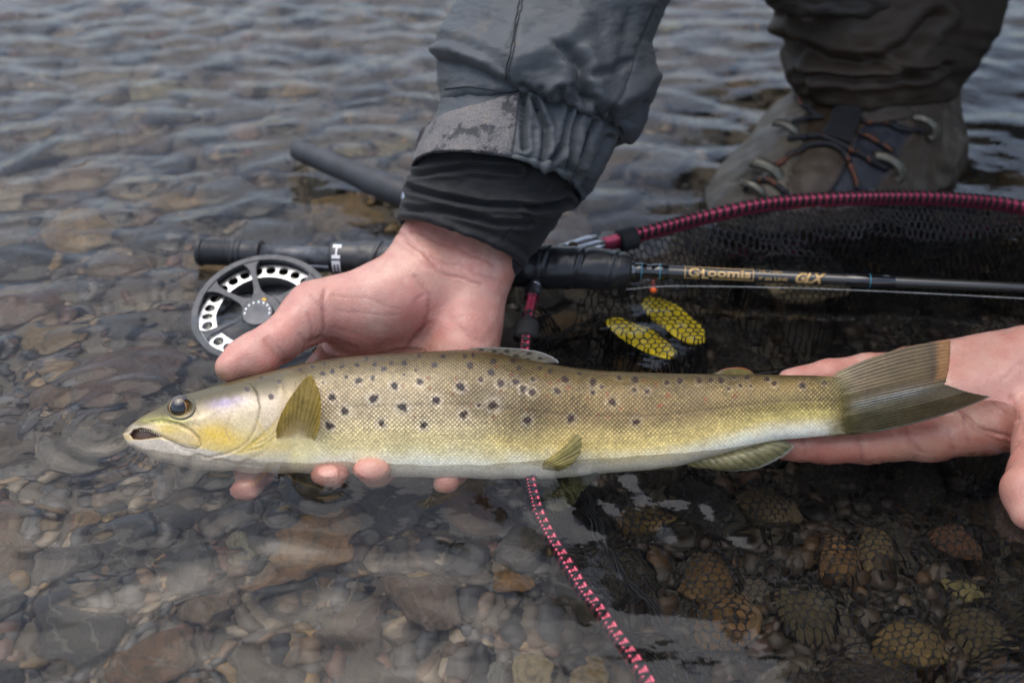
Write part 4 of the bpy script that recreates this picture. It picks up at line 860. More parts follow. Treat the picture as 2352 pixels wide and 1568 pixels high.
# black inner cuff
def dunder(px, py, s, t, fr):
    f = fr.astype(float); z = .0010*noise2(px/60, py/22, 121) + .0005*noise2(px/26, py/12, 122)
    for L, a in (([(240, 1190), (420, 1240), (700, 1290), (1000, 1290), (1190, 1260)], .0028), ([(200, 1310), (450, 1330), (750, 1400), (960, 1400)], .0022), ([(250, 1100), (600, 1050), (900, 1070)], .0022), ([(960, 1300), (1080, 1300), (1180, 1240)], .003)):
        d, sd = seg_dist(px, py, c7(L)); z = z + f*(-a*np.exp(-(d/6)**2) + a*.9*np.exp(-((d - 13)/8)**2))
    d, _ = seg_dist(px, py, c7([(1130, 1130), (1000, 1300), (850, 1440), (800, 1520)])); z = z - f*.0009*np.exp(-(d/3)**2)
    return z + .0012*np.exp(-((s - .93)/.03)**2) - .001*np.exp(-((s - .88)/.02)**2)
UN = [(0, 975, 350, 1315, 410, .590, .042, 40), (.3, 948, 398, 1318, 432, .589, .0425, 34), (.6, 934, 440, 1280, 510, .588, .041, 28), (.8, 926, 475, 1242, 562, .587, .040, 25), (.96, 918, 506, 1196, 610, .586, .039, 24), (1.0, 921, 511, 1188, 606, .587, .0375, 24), (1.04, 932, 505, 1172, 596, .588, .034, 22)]
X, s_, t_ = loft(UN, 170, 220, 0, 0, 0, dunder); obj('undershirt_cuff', X.reshape(-1, 3), gridf(170, 220, True), MAT_BLACK, person)
flap, ff = ellipsoid(P(1190, 590, .588), [RGT*.0105 + UPV*.006, UPV*.017 + RGT*.008, TOW*.014], 4); obj('cuff_fold', flap, ff, MAT_BLACK, person)

# ---- trouser leg of the waders
def dleg(px, py, s, t, fr):
    f = fr.astype(float); z = .004*noise2(px/110, py/70, 131) + .0018*noise2(px/45, py/30, 132)
    for L, a, w_ in (([(1800, 95), (1900, 140), (2000, 150), (2080, 110), (2150, 40)], .006, 16), ([(1850, 165), (1960, 185), (2060, 178), (2130, 168)], .005, 9), ([(1800, 40), (1830, 130), (1860, 190)], .004, 9), ([(1990, 130), (2100, 170), (2170, 150)], .003, 9)):
        d, sd = seg_dist(px, py, L); z = z + f*(-a*np.exp(-(d/w_)**2) + a*.7*np.exp(-((d - 2.0*w_)/(1.3*w_))**2))
    d, _ = seg_dist(px, py, [(2120, 20), (2150, 90), (2160, 150), (2140, 190)]); z = z - f*.0016*np.exp(-(d/4)**2)
    return z
LG = [(0, 1800, -240, 2400, -260, .742, .088, 0), (.3, 1790, -90, 2350, -100, .746, .088, -10), (.55, 1788, 20, 2312, 0, .750, .084, -18), (.72, 1794, 90, 2290, 80, .753, .080, -26), (.88, 1806, 150, 2252, 140, .756, .074, -34), (.97, 1826, 190, 2222, 188, .758, .066, -40), (1.03, 1842, 206, 2200, 208, .758, .060, -42), (1.06, 1862, 206, 2180, 206, .758, .052, -38)]
X, s_, t_ = loft(LG, 150, 170, 0, 0, 0, dleg); obj('trouser_leg', X.reshape(-1, 3), gridf(150, 170, True), MAT_WADER, waders)
def dgait(px, py, s, t, fr): return .0022*noise2(px/35, py/22, 141) + .0012*noise2(px/18, py/14, 142)
GA = [(0, 1850, 185, 2205, 180, .757, .056, -30), (.4, 1858, 222, 2190, 216, .756, .058, -36), (.8, 1880, 246, 2165, 234, .755, .058, -40), (1, 1892, 250, 2150, 240, .755, .053, -36)]
X, s_, t_ = loft(GA, 60, 130, 0, 0, 0, dgait); Vg = X.reshape(-1, 3); Fg = gridf(60, 130, True); obj('gravel_guard', Vg, Fg, simple('gravel_guard', (.06, .045, .032), .7, 0, 25, .25, .3, 400), waders)
FLP = [(0, 1700, -60, 2300, -120, .700, .05, -10), (.5, 1745, -10, 2190, -30, .708, .05, -22), (.9, 1790, 22, 2090, 8, .716, .045, -26), (1, 1815, 26, 2060, 12, .720, .038, -22)]
X, s_, t_ = loft(FLP, 50, 110, 0, 0, 0, dgait); obj('jacket_hem', X.reshape(-1, 3), gridf(50, 110, True), simple('hem_cloth', (.030, .024, .019), .7), jacket)

# ---- wading boot
B3 = SDF(P(1900, 350, .735) - np.array([.15, .15, .11]), P(1900, 350, .735) + np.array([.16, .15, .12]), .0022)
B3.cone(p(2030, 190, .762), .052, p(2020, 330, .770), .056, .02); B3.cone(p(2020, 330, .768), .054, p(2005, 430, .770), .050, .02)
B3.cone(p(1970, 330, .752), .048, p(1870, 450, .728), .048, .03); B3.cone(p(1870, 450, .728), .048, p(1765, 520, .712), .042, .02); B3.cone(p(1840, 410, .738), .034, p(1740, 500, .720), .036, .02)
B3.cone(p(2020, 430, .772), .048, p(1910, 510, .738), .048, .03); B3.cone(p(1915, 240, .756), .026, p(1840, 325, .752), .026, .02); B3.cone(p(1840, 325, .752), .026, p(1750, 440, .735), .028, .02)
V3, F3 = B3.mesh(); V3 = relax(V3, F3, 3); N3 = vnormals(V3, F3); px, py, d = proj(V3)
off = .0026*noise(V3*38, 31) + .0010*noise(V3*110, 32)
PALE = [(1840, 195), (1740, 250), (1600, 330), (1500, 480), (1500, 560), (1790, 560), (1800, 450), (1822, 380), (1850, 320), (1860, 260), (1880, 215)]
pd2, _ = seg_dist(px, py, PALE + PALE[:1]); pin = in_poly(px, py, PALE); off += np.where(pin, .0022*sst(0, 6, pd2), -.0010*np.exp(-(pd2/4)**2))
TONG = [(2010, 250), (2100, 300), (2040, 400), (1990, 470), (1880, 480), (1930, 400), (1960, 330)]
td, _ = seg_dist(px, py, TONG + TONG[:1]); tin = in_poly(px, py, TONG); off += np.where(tin, -.003*sst(0, 6, td), .0012*np.exp(-(td/5)**2))
for L in ([(1760, 285), (1800, 262), (1840, 250)], [(1755, 292), (1800, 270), (1845, 258)], [(1680, 420), (1740, 405), (1800, 380)]):
    q, _ = seg_dist(px, py, L); off -= .0016*np.exp(-(q/4)**2)
Cb = np.tile([.050, .032, .018], (len(V3), 1))*(1 + .3*noise(V3*40, 33))[:, None]
Cb = np.where(pin[:, None], np.array([.085, .068, .045])*(1 + .55*noise(V3*38, 34) + .4*noise(V3*95, 35))[:, None], Cb); Cb = np.where(tin[:, None], np.array([.030, .030, .036]), Cb)

m = M('boot_leather'); MAT_BOOT = m.pbr(m.attr('Col'), m.mapr(m.noise(90, 3), .3, .7, .38, .6), 0, m.bump(m.noise(420, 4), .3, .0012))
boot = obj('boot', V3 + N3*off[:, None], F3, MAT_BOOT, person, True, np.clip(Cb, .01, .6))
BT = bvh_of(V3 + N3*off[:, None], F3); 
gp = lambda x, y, o: (stick(BT, x, y, o) if stick(BT, x, y, o) is not None else P(x, y, .72))
m = M('boot_lace'); wv = m.n('ShaderNodeTexNoise'); wv.inputs['Scale'].default_value = 55; m.l(m.coord(), wv.inputs[0]); MAT_LACE = m.pbr(m.ramp(wv.outputs[0], [(.52, (.012, .012, .014)), (.58, (.16, .05, .02)), (.64, (.012, .012, .014))]), .7)
c6 = lambda L: [(1665.2 + x*.24414, 201 + y*.24414) for x, y in L]
for L in ([(690, 120), (800, 230), (900, 300)], [(640, 350), (780, 310), (920, 300)], [(590, 500), (750, 480), (900, 470)], [(480, 760), (620, 640), (760, 570), (900, 545), (1000, 555), (1090, 600)], [(900, 470), (1080, 550), (1250, 640), (1400, 730), (1520, 790)],
          [(1270, 330), (1450, 330), (1600, 360), (1760, 390), (1850, 420)], [(1240, 430), (1400, 510), (1560, 610)], [(1090, 600), (1160, 720), (1215, 850), (1240, 960)], [(500, 930), (560, 1000)], [(190, 990), (250, 910), (400, 890), (520, 950)]):
    q = [gp(a, b, .0022) for a, b in spline(c6(L), 24)]; v_, f_ = tube(q, .0019, 8); obj('lace', v_, f_, MAT_LACE, boot)
MAT_HOOK = simple('worn_metal_hook', (.15, .14, .11), .45, .8, 200, .25, .3)
for x, y, s in ((600, 410, 1.0), (430, 790, 1.25), (1570, 720, 1.15), (1860, 330, 1.0), (290, 960, .9)):
    a, b = c6([(x, y)])[0]; q = gp(a, b, .004); v_, f_ = tube(spline([q - RGT*.010*s + UPV*.003*s - TOW*.002, q - RGT*.003*s + UPV*.001*s + TOW*.002, q + RGT*.004*s - UPV*.004*s + TOW*.003, q + RGT*.006*s - UPV*.010*s, q + RGT*.003*s - UPV*.013*s - TOW*.003], 14), .0030*s, 10, True, .5, up=TOW); obj('lace_hook', v_, f_, MAT_HOOK, boot)
GB = bvh_of(np.vstack([Vg, V3]), [tuple(f) for f in Fg] + [tuple(f) for f in (F3 + len(Vg))])
st1 = spline(c6([(1040, 40), (1015, 230), (950, 380), (890, 460)]), 20); st2 = spline(c6([(1330, 60), (1290, 270), (1230, 410), (1170, 560)]), 20); hv = []
for i in range(20):
    for k in np.linspace(0, 1, 10):
        q = stick(GB, *(st1[i]*(1 - k) + st2[i]*k), .003); hv.append(q if q is not None else P(*(st1[i]*(1 - k) + st2[i]*k), .70))
hv = relax(np.array(hv), gridf(20, 10), 2, .4); N = 200; ring = [i*10 for i in range(20)] + [190 + j for j in range(1, 10)] + [i*10 + 9 for i in range(18, -1, -1)] + [j for j in range(8, 0, -1)]
obj('velcro_strap', np.vstack([hv + TOW*.0015, hv - TOW*.003]), np.vstack([gridf(20, 10), np.array([(ring[k], ring[k] + N, ring[(k+1) % len(ring)] + N, ring[(k+1) % len(ring)]) for k in range(len(ring))])]), MAT_BLACK, boot)
# ------------------------------------------------------------------ fly rod with reel
rod = thing('fly_rod', 'black fly rod with wrapped grip and reel lying behind the trout', 'fishing rod')
RA, RB = Pz(458, 578, .012), Pz(2352, 661, .016); RL = np.linalg.norm(RB - RA); RD = (RB - RA)/RL
RV = np.cross(RD, TOW); RV /= np.linalg.norm(RV); RO = np.cross(RV, RD)          # RV: down across the rod, RO: towards the lens
if RO @ TOW < 0: RO = -RO
if RV @ UPV > 0: RV = -RV
def rx(px):                       # distance along the rod of a picture column
    lo, hi = -.1, RL + .1
    for _ in range(50):
        mid = (lo + hi)/2
        if proj(RA + RD*mid)[0] < px: lo = mid
        else: hi = mid
    return lo
def rr(px, w): return w/2/FP*proj(RA + RD*rx(px))[2]
MAT_RUB = simple('black_rubber', (.016, .016, .018), .42, 0, 60, .3, .25, 220, .0006)
MAT_GRAPH = simple('woven_graphite', (.075, .08, .088), .38, .2, 240, .5, .4, 420, .0004)
MAT_BLANK = simple('rod_blank', (.034, .032, .030), .16, .25, 40, .15, 0, Coat_Weight=.6, Coat_Roughness=.05)
MAT_WRAP = simple('black_gloss_wrap', (.006, .006, .007), .10, 0, 40, .1, 0, Coat_Weight=1.0)
MAT_ALU = simple('brushed_aluminium', (.50, .51, .53), .34, 1, 120, .08, .1)
def pr(L): return [(rx(a), rr(a, b)) for a, b in L]
L_ = [(456, 48), (457, 62), (461, 66), (467, 66), (470, 58)]
for x in range(472, 532, 6): L_ += [(x, 55), (x + 1.5, 59), (x + 3.5, 59), (x + 5, 55)]
L_ += [(533, 60), (540, 67), (546, 66), (548, 60), (550, 66), (556, 67), (558, 61), (562, 61), (590, 60), (594, 66), (600, 66), (603, 60), (603.5, 48)]
obj('seat_lock', *lathe(RA, RD, pr(L_), 44), MAT_RUB, rod)
obj('reel_seat', *lathe(RA, RD, pr([(600, 46), (680, 46), (765, 47)]), 40), MAT_GRAPH, rod)
GP = [(758, 48), (760, 66), (766, 74), (780, 78), (795, 80), (822, 81), (830, 84), (900, 92), (1000, 100), (1100, 104), (1170, 104), (1178, 101), (1240, 104), (1243, 101), (1300, 103), (1304, 101), (1350, 100), (1400, 96), (1435, 88), (1446, 76), (1450, 58), (1452, 40)]
v_, f_ = lathe(RA, RD, [(t, np.interp(t, [q[0] for q in pr(GP)], [q[1] for q in pr(GP)])) for t in np.linspace(rx(758), rx(1452), 220)], 64)
ax = (v_ - RA) @ RD; rad = v_ - RA - ax[:, None]*RD; rn = rad/(np.linalg.norm(rad, axis=1)[:, None] + 1e-9); an = np.arctan2(rn @ RV, rn @ RO)
sp = ((ax/.021 + an/6.283) % 1); wr = np.where(ax > rx(812), .0007*np.exp(-((sp - .5)/.05)**2) - .0009*np.exp(-((sp - .58)/.04)**2), 0) + .0005*noise(v_*np.array([60, 200, 200]), 3)*(ax > rx(830)) + .0006*noise(v_*np.array([160, 40, 40]), 4)*(ax > rx(830))
m = M('wrapped_grip_tape'); MAT_GRIP = m.pbr(m.mix(m.noise(30, 3), (.010, .010, .011), (.024, .024, .026)), m.mapr(m.noise(45, 3), .3, .7, .28, .5), 0, m.bump(m.noise(300, 3), .2, .0006), Coat_Weight=.2, Coat_Roughness=.2)
grip = obj('grip', v_ + rn*wr[:, None], f_, MAT_GRIP, rod)
L_ = [(1448, 36), (1456, 46), (1462, 32), (1470, 34), (1476, 33), (1500, 32), (2380, 22)]
obj('blank', *lathe(RA, RD, pr(L_[2:]), 30), MAT_BLANK, rod); blank = bpy.data.objects['blank']
for a, b in ((1452, 1484), (1496, 1534), (1942, 2052)):
    w0 = np.interp((a + b)/2, [1462, 2380], [33.5, 22]); obj('thread_wrap', *lathe(RA, RD, pr([(a - 2, w0 - 1), (a, w0 + 3.5), ((a + b)/2, w0 + 6), (b, w0 + 3.5), (b + 2, w0 - 1)]), 30), MAT_WRAP, rod)
MAT_BLUE = simple('blue_thread', (.03, .22, .30), .3, bump=0)
for a in (1473, 1515, 1996):
    w0 = np.interp(a, [1462, 2380], [33.5, 22]) + 7; obj('blue_band', *lathe(RA, RD, pr([(a - 1, w0 - 1), (a - .7, w0), (a + .7, w0), (a + 1, w0 - 1)]), 30), MAT_BLUE, rod)
obj('winding_check', *lathe(RA, RD, pr([(1444, 40), (1446, 46), (1456, 46), (1458, 38)]), 30), simple('dark_metal', (.2, .2, .21), .25, 1, bump=0), rod)
# lettering laid on the curved surface
m = M('gold_print'); MAT_GOLD = m.pbr((.62, .40, .16), .35, .35)
m = M('white_print'); MAT_WHITE = m.pbr((.78, .79, .80), .5)
def text_verts(body, shear=0, off=0, bold=0):
    cu = bpy.data.curves.new('lettering', 'FONT'); cu.body = body; cu.shear = shear; cu.offset = bold; cu.resolution_u = 3
    o = bpy.data.objects.new('lettering', cu); COL.objects.link(o); dg = bpy.context.evaluated_depsgraph_get(); dg.update(); me = bpy.data.meshes.new_from_object(o.evaluated_get(dg))
    bm = bmesh.new(); bm.from_mesh(me); bmesh.ops.triangulate(bm, faces=bm.faces); bmesh.ops.subdivide_edges(bm, edges=bm.edges, cuts=1)
    V = np.array([v.co[:] for v in bm.verts]); Fc = [tuple(v.index for v in f.verts) for f in bm.faces]; bm.free(); bpy.data.objects.remove(o); bpy.data.curves.remove(cu); bpy.data.meshes.remove(me); return V, Fc
def on_rod(V, x0, x1, y0, y1, rad_px, rot=False):
    """V (text plane) -> columns x0..x1, rows y0..y1 given as offsets from the axis in sketch units (down positive)"""
    a = V[:, :2].copy(); lo, hi = a.min(0), a.max(0); a = (a - lo)/(hi - lo)
    if rot: a = np.stack([a[:, 1], 1 - a[:, 0]], -1)
    t = rx(x0) + (rx(x1) - rx(x0))*a[:, 0]; yy = y1 + (y0 - y1)*a[:, 1]; d = proj(RA + RD*rx((x0 + x1)/2))[2]
    yw = yy/FP*d; rw = rad_px/2/FP*d + .00012; an_ = np.arcsin(np.clip(yw/rw, -.98, .98))
    return RA + t[:, None]*RD + rw*(np.cos(an_)[:, None]*RO + np.sin(an_)[:, None]*RV)
def letter(body, x0, x1, y0, y1, rad_px, mat=None, par=None, **k):
    rot = k.pop('rot', False); V, Fc = text_verts(body, **k); obj('lettering', on_rod(V, x0, x1, y0, y1, rad_px, rot), Fc, mat or MAT_GOLD, par or rod, False)
letter('G', 1580, 1604, -11, 9, 33.5, bold=.02); letter('\u00b7', 1605, 1610.5, -4, 1.5, 33.5); letter('L', 1611, 1626, -10, 12, 33.5, bold=.03); letter('oomis', 1623, 1722, -10.5, 7, 33.0, bold=.03)
fr = [(1571, 1573.2, -13, 13), (1727, 1729.2, -12, 13), (1571, 1600, -14.3, -12.6), (1600, 1729, -14.3, -12.6), (1571, 1606, 11, 12.6), (1634, 1729, 10.6, 12.4), (1634, 1720, 8.4, 9.1)]
q = []
for a, b, c_, d_ in fr:
    gx, gy = np.meshgrid(np.linspace(0, 1, 12), np.linspace(0, 1, 5), indexing='ij'); q.append((on_rod(np.stack([gx.ravel(), gy.ravel()], -1), a, b, c_, d_, 33.2), [tuple(f) for f in gridf(12, 5)]))
obj('lettering_border', *join(q), MAT_GOLD, rod, False)
letter("9' #6 LINE", 1740, 1807, 2, 10.5, 30.5, bold=.01); letter('FR 1086', 1742, 1795, -13, -7.5, 30.5); letter('GLX', 1824, 1895, -12, 12.5, 30.0, shear=.45, bold=.04)
letter('HE', 772, 791, -28, 34, 80, MAT_WHITE, rot=True, bold=.03)
# the reel
RC = Pz(603, 716, .003); RCd = proj(RC)[2]; reel_n = np.array([0, -math.sin(R(20)), math.cos(R(20))]); reel_x = RGT; reel_y = np.cross(reel_n, reel_x)
def disc(pts, h0, h1):                    # local (x,y) rows -> world prism
    pts = np.asarray(pts); n = len(pts); V = np.vstack([RC + pts[:, :1]*reel_x + pts[:, 1:2]*reel_y + h*reel_n for h in (h0, h1)]); return V
RR = .0418
def ring_plate(r0, r1, h0, h1, n=96):
    t = np.linspace(0, 2*math.pi, n, endpoint=False); V = []
    for r, h in ((r0, h0), (r0, h1), (r1, h1), (r1, h0)): V.append(RC + (r*np.cos(t))[:, None]*reel_x + (r*np.sin(t))[:, None]*reel_y + h*reel_n)
    Fc = []
    for a in range(4):
        b = (a + 1) % 4; Fc += [(a*n + k, a*n + (k+1) % n, b*n + (k+1) % n, b*n + k) for k in range(n)]
    return np.vstack(V), Fc
MAT_REEL = simple('anodised_grey', (.040, .044, .052), .38, .35, 160, .15, .15)
reel_body = obj('reel', *join([ring_plate(RR*.915, RR, -.0010, .0022), ring_plate(RR*.97, RR*.995, -.022, -.0010)]), MAT_REEL, rod, False)
# face: hub plate and spokes with flared ends
def spoke(th, w0, w1, w2, r0=.0105, r1=.0375, h0=-.0012, h1=.0020):
    s = np.linspace(0, 1, 14); r = r0 + (r1 - r0)*s; wd = w1 + (w0 - w1)*np.exp(-s*9) + (w2 - w1)*np.exp(-(1 - s)*9); V = []
    for k in range(14):
        for sd, h in ((-1, h0), (-1, h1), (1, h1), (1, h0)):
            e = np.array([r[k], sd*wd[k]/2]); c_, s_ = math.cos(th), math.sin(th); q = (e[0]*c_ - e[1]*s_, e[0]*s_ + e[1]*c_); V.append(RC + q[0]*reel_x + q[1]*reel_y + h*reel_n)
    return np.array(V), [tuple(f) for f in gridf(14, 4, True)] + [(0, 1, 2, 3), (55, 54, 53, 52)]
for th in (40, 108, 152, 214, 270, 330): obj('spoke', *spoke(R(th), .010, .0030, .010), MAT_REEL, reel_body, False)
t = np.linspace(0, 2*math.pi, 60, endpoint=False); v_, f_ = lathe(RC - .0014*reel_n, reel_n, [(0, .0112), (.0035, .0114), (.0040, .0108), (.0041, .001)], 48, reel_x); obj('hub', v_, f_, MAT_REEL, reel_body, False)
kc = RC + (-.001)*reel_x - .0050*reel_y
v_, f_ = lathe(kc + .0022*reel_n, reel_n, [(0, .0095), (.004, .0095), (.0048, .0088), (.005, .001)], 40, reel_x); obj('drag_knob', v_, f_, simple('knob_grey', (.06, .065, .075), .4, .4), reel_body, False)
mk_ = []
for th in range(0, 200, 24):
    c_ = kc + .0073*(np.cos(R(th - 5))*reel_x + np.sin(R(th - 5))*reel_y) + .0071*reel_n; mk_.append(ellipsoid(c_, [reel_x*.0006, reel_y*.0009, reel_n*.00015], 2))
obj('dial_mark', *join(mk_), MAT_WHITE, reel_body, False)['kind'] = 'stuff'
v_, f_ = ellipsoid(RC + .0005*reel_x + .0066*reel_y + .0028*reel_n, [reel_x*.0016, reel_y*.0016, reel_n*.0006], 3); obj('yellow_dot', v_, f_, simple('yellow_paint', (.75, .42, .01), .4, bump=0), reel_body)
# spool rim with round holes
def holed_ring(r0, r1, rh, n, h0, h1):
    V, Fc = [], []; m_ = 24
    for k in range(n):
        a0, a1 = 2*math.pi*k/n, 2*math.pi*(k+1)/n; am, rm = (a0 + a1)/2, (r0 + r1)/2
        outer, inner = [], []
        for j in range(m_):
            th = 2*math.pi*j/m_ ; cx, cy = math.cos(th), math.sin(th); sc = 1/max(abs(cx), abs(cy)); ex, ey = cx*sc, cy*sc
            r = rm + ey*(r1 - r0)/2; a = am + ex*(a1 - a0)/2; outer.append((r*math.cos(a), r*math.sin(a)))
            hx, hy = rh*cx, rh*cy; r = rm + hy; a = am + hx/rm; inner.append((r*math.cos(a), r*math.sin(a)))
        b = len(V)
        for pl, h in ((outer, h1), (inner, h1), (inner, h0), (outer, h0)): V += [RC + x*reel_x + y*reel_y + h*reel_n for x, y in pl]
        for q in range(3):
            for j in range(m_): Fc.append((b + q*m_ + j, b + q*m_ + (j+1) % m_, b + (q+1)*m_ + (j+1) % m_, b + (q+1)*m_ + j))
    return np.array(V), Fc
spool = obj('spool', *join([holed_ring(.0285, .0380, .0031, 26, -.0042, -.0030), ring_plate(.0279, .0287, -.0160, -.0022), holed_ring(.0285, .0380, .0031, 26, -.0190, -.0178)]), MAT_ALU, reel_body, False)
q = []
for k in range(9):
    t = np.linspace(0, 2*math.pi, 61); r = .0325 + .0006*(k % 3); h = -.0062 - .0010*k; q.append(tube(RC + (r*np.cos(t))[:, None]*reel_x + (r*np.sin(t))[:, None]*reel_y + h*reel_n, .00065, 6, False))
v_, f_ = join(q); obj('backing_line', v_, f_, simple('cream_line', (.55, .50, .38), .7, bump=0), reel_body)['kind'] = 'stuff'
obj('frame_back', *join([ring_plate(.0130, RR, -.0235, -.0215)]), MAT_RUB, reel_body, False)
v_, f_ = lathe(RC - .0225*reel_n, reel_n, [(0, .0110), (.019, .0110), (.0205, .009)], 40, reel_x); obj('spindle', v_, f_, MAT_RUB, reel_body)
ft0, ft1 = RA + RD*rx(668) + RV*rr(700, 46), RA + RD*rx(765) + RV*rr(700, 46)
v_, f_ = tube([RC + reel_y*RR*.98 - .012*reel_n + RGT*.018, (ft0 + ft1)/2 + RV*.002 - TOW*.004], [.006, .005], 12); v2, f2 = tube([ft0 - RD*.004, ft0 + RD*.004, ft1 - RD*.002, ft1 + RD*.002], [.002, .0034, .0034, .002], 12); obj('reel_foot', *join([(v_, f_), (v2, f2)]), simple('foot_metal', (.22, .23, .25), .3, .9), reel_body)
# line along the rod and the fly in the hook keeper
ln = [RA + RD*rx(1440) + RV*.012 + RO*.004, RA + RD*rx(1560) + RV*.0085 + RO*.004, RA + RD*rx(1900) + RV*.0062 + RO*.003, RA + RD*rx(2352) + RV*.0066 + RO*.003, RA + RD*rx(2700) + RV*.008]
line_o = obj('fishing_line', *tube(spline(ln, 60), .00022, 6), simple('grey_leader', (.42, .43, .42), .3, bump=0)); tag(line_o, 'thin grey leader line running just below the rod blank', 'line')
fly = thing('fishing_fly', 'tiny orange beaded fly hooked under the rod beside the grip', 'fly')
fc = RA + RD*rx(1502) + RV*.0115 + RO*.003
v_, f_ = ellipsoid(fc, [RGT*.0021, UPV*.0019, TOW*.0019], 3); obj('bead', v_, f_, simple('orange_bead', (.85, .12, .015), .3, bump=0), fly)
v_, f_ = tube(spline([fc + UPV*.0065, fc + UPV*.002, fc - UPV*.002, fc - UPV*.0034 - RGT*.001, fc - UPV*.002 - RGT*.0022], 20), .00035, 6); obj('hook', v_, f_, simple('hook_wire', (.08, .07, .06), .3, .9, bump=0), fly)
v_, f_ = tube([fc + UPV*.0018, fc + UPV*.0065], [.0013, .0006], 10); obj('dubbing', v_, f_, simple('fly_body', (.16, .03, .02), .8), fly)

# ------------------------------------------------------------------ landing net
net = thing('landing_net', 'folding landing net with pink metal hoop and black mesh bag', 'landing net')
hoop_px = [(1385, 556, .017), (1500, 524, .020), (1620, 492, .022), (1760, 463, .024), (1900, 452, .024), (2050, 448, .022), (2200, 452, .018), (2352, 472, .012), (2560, 540, .006), (2720, 700, -.002), (2700, 1000, -.012), (2500, 1400, -.024), (2200, 1800, -.03), (1850, 1950, -.032), (1620, 1790, -.030), (1490, 1568, -.022), (1402, 1440, -.018), (1330, 1340, -.015), (1262, 1228, -.012), (1226, 1140, -.009), (1208, 1000, -.004), (1203, 860, .000), (1211, 740, .006), (1223, 676, .009)]
HP = np.array([Pbed(a, b, z) if z < -.001 else Pz(a, b, z) for a, b, z in hoop_px]); HS = spline(HP, 420)
m = M('pink_anodised'); MAT_PINK = m.pbr(m.mix(m.noise(40, 2), (.62, .070, .13), (.74, .12, .20)), .30, .55, None, Coat_Weight=.3)
T_ = np.gradient(HS, axis=0); T_ /= np.linalg.norm(T_, axis=1)[:, None]; out = np.cross(T_, [0, 0, 1.0]); out /= np.linalg.norm(out, axis=1)[:, None]
prof = [(-.0028, 0), (-.0028, .0013), (-.0020, .0024), (-.0008, .0019), (0, .0006), (.0008, .0019), (.0020, .0024), (.0028, .0013), (.0028, 0), (.0028, -.0070), (-.0028, -.0070)]
prof = [(a*.92, b*.92) for a, b in prof]
V = np.array([[HS[i] + out[i]*a + np.array([0, 0, b]) for a, b in prof] for i in range(420)]).reshape(-1, 3)
hoop = obj('hoop', V, [tuple(f) for f in gridf(420, 11, True)] + [tuple(range(11)), tuple(range(419*11, 420*11))[::-1]], MAT_PINK, net)
for s in (1, 6, 415):
    pass
def plate(a, b, w0, w1, th_=.0028):
    return tube([a, a*.8 + b*.2, a*.2 + b*.8, b], [w0*.6, w0, w1, w1*.7], 14, True, .45)
obj('hinge', *plate(Pz(1262, 577, .013), Pz(1372, 547, .018), .0035, .0052), MAT_ALU, net); obj('hinge', *plate(Pz(1300, 578, .014), Pz(1388, 558, .018), .003, .0048), MAT_ALU, net)
v_, f_ = lathe(Pz(1316, 566, .0185), np.array([0, -.3, 1.0]), [(0, .0030), (.0016, .0030), (.0024, .0018), (.0025, .0003)], 20, RGT); obj('hinge_screw', v_, f_, simple('rusty_screw', (.10, .06, .035), .5, .6), net)
obj('ferrule', *lathe(HS[-1] - T_[-1]*.004, T_[-1], [(0, .0048), (.003, .0054), (.006, .0050), (.008, .0054), (.011, .0044)], 24), MAT_ALU, net)
HA, HB = Pz(676, 342, .016), Pz(940, 452, .016); hd = (HB - HA)/np.linalg.norm(HB - HA); HL = np.linalg.norm(HB - HA)
v_, f_ = lathe(HA, hd, [(0, .0045), (.003, .0072), (.010, .0078), (HL*.5, .0082), (HL*.72, .0098), (HL*.9, .0102), (HL - .004, .0100), (HL, .0075)], 40); v_ = v_ + np.array([0, 0, .0])
obj('handle', v_, f_, simple('foam_handle', (.030, .033, .038), .55, 0, 50, .3, .3, 240), net)
v_, f_ = lathe(HB - hd*.001, hd, [(0, .0078), (.004, .0080), (.010, .0070), (.012, .0050)], 30); obj('handle_collar', v_, f_, MAT_ALU, net)
yk = Pz(1235, 612, .012); v_, f_ = tube(spline([HB, (HB + yk)/2, yk], 14), .0042, 14); v2, f2 = tube([yk, Pz(1300, 574, .013)], .0045, 12); v3, f3 = tube([yk, HS[-1]], .0042, 12); obj('shaft', *join([(v_, f_), (v2, f2), (v3, f3)]), MAT_RUB, net)
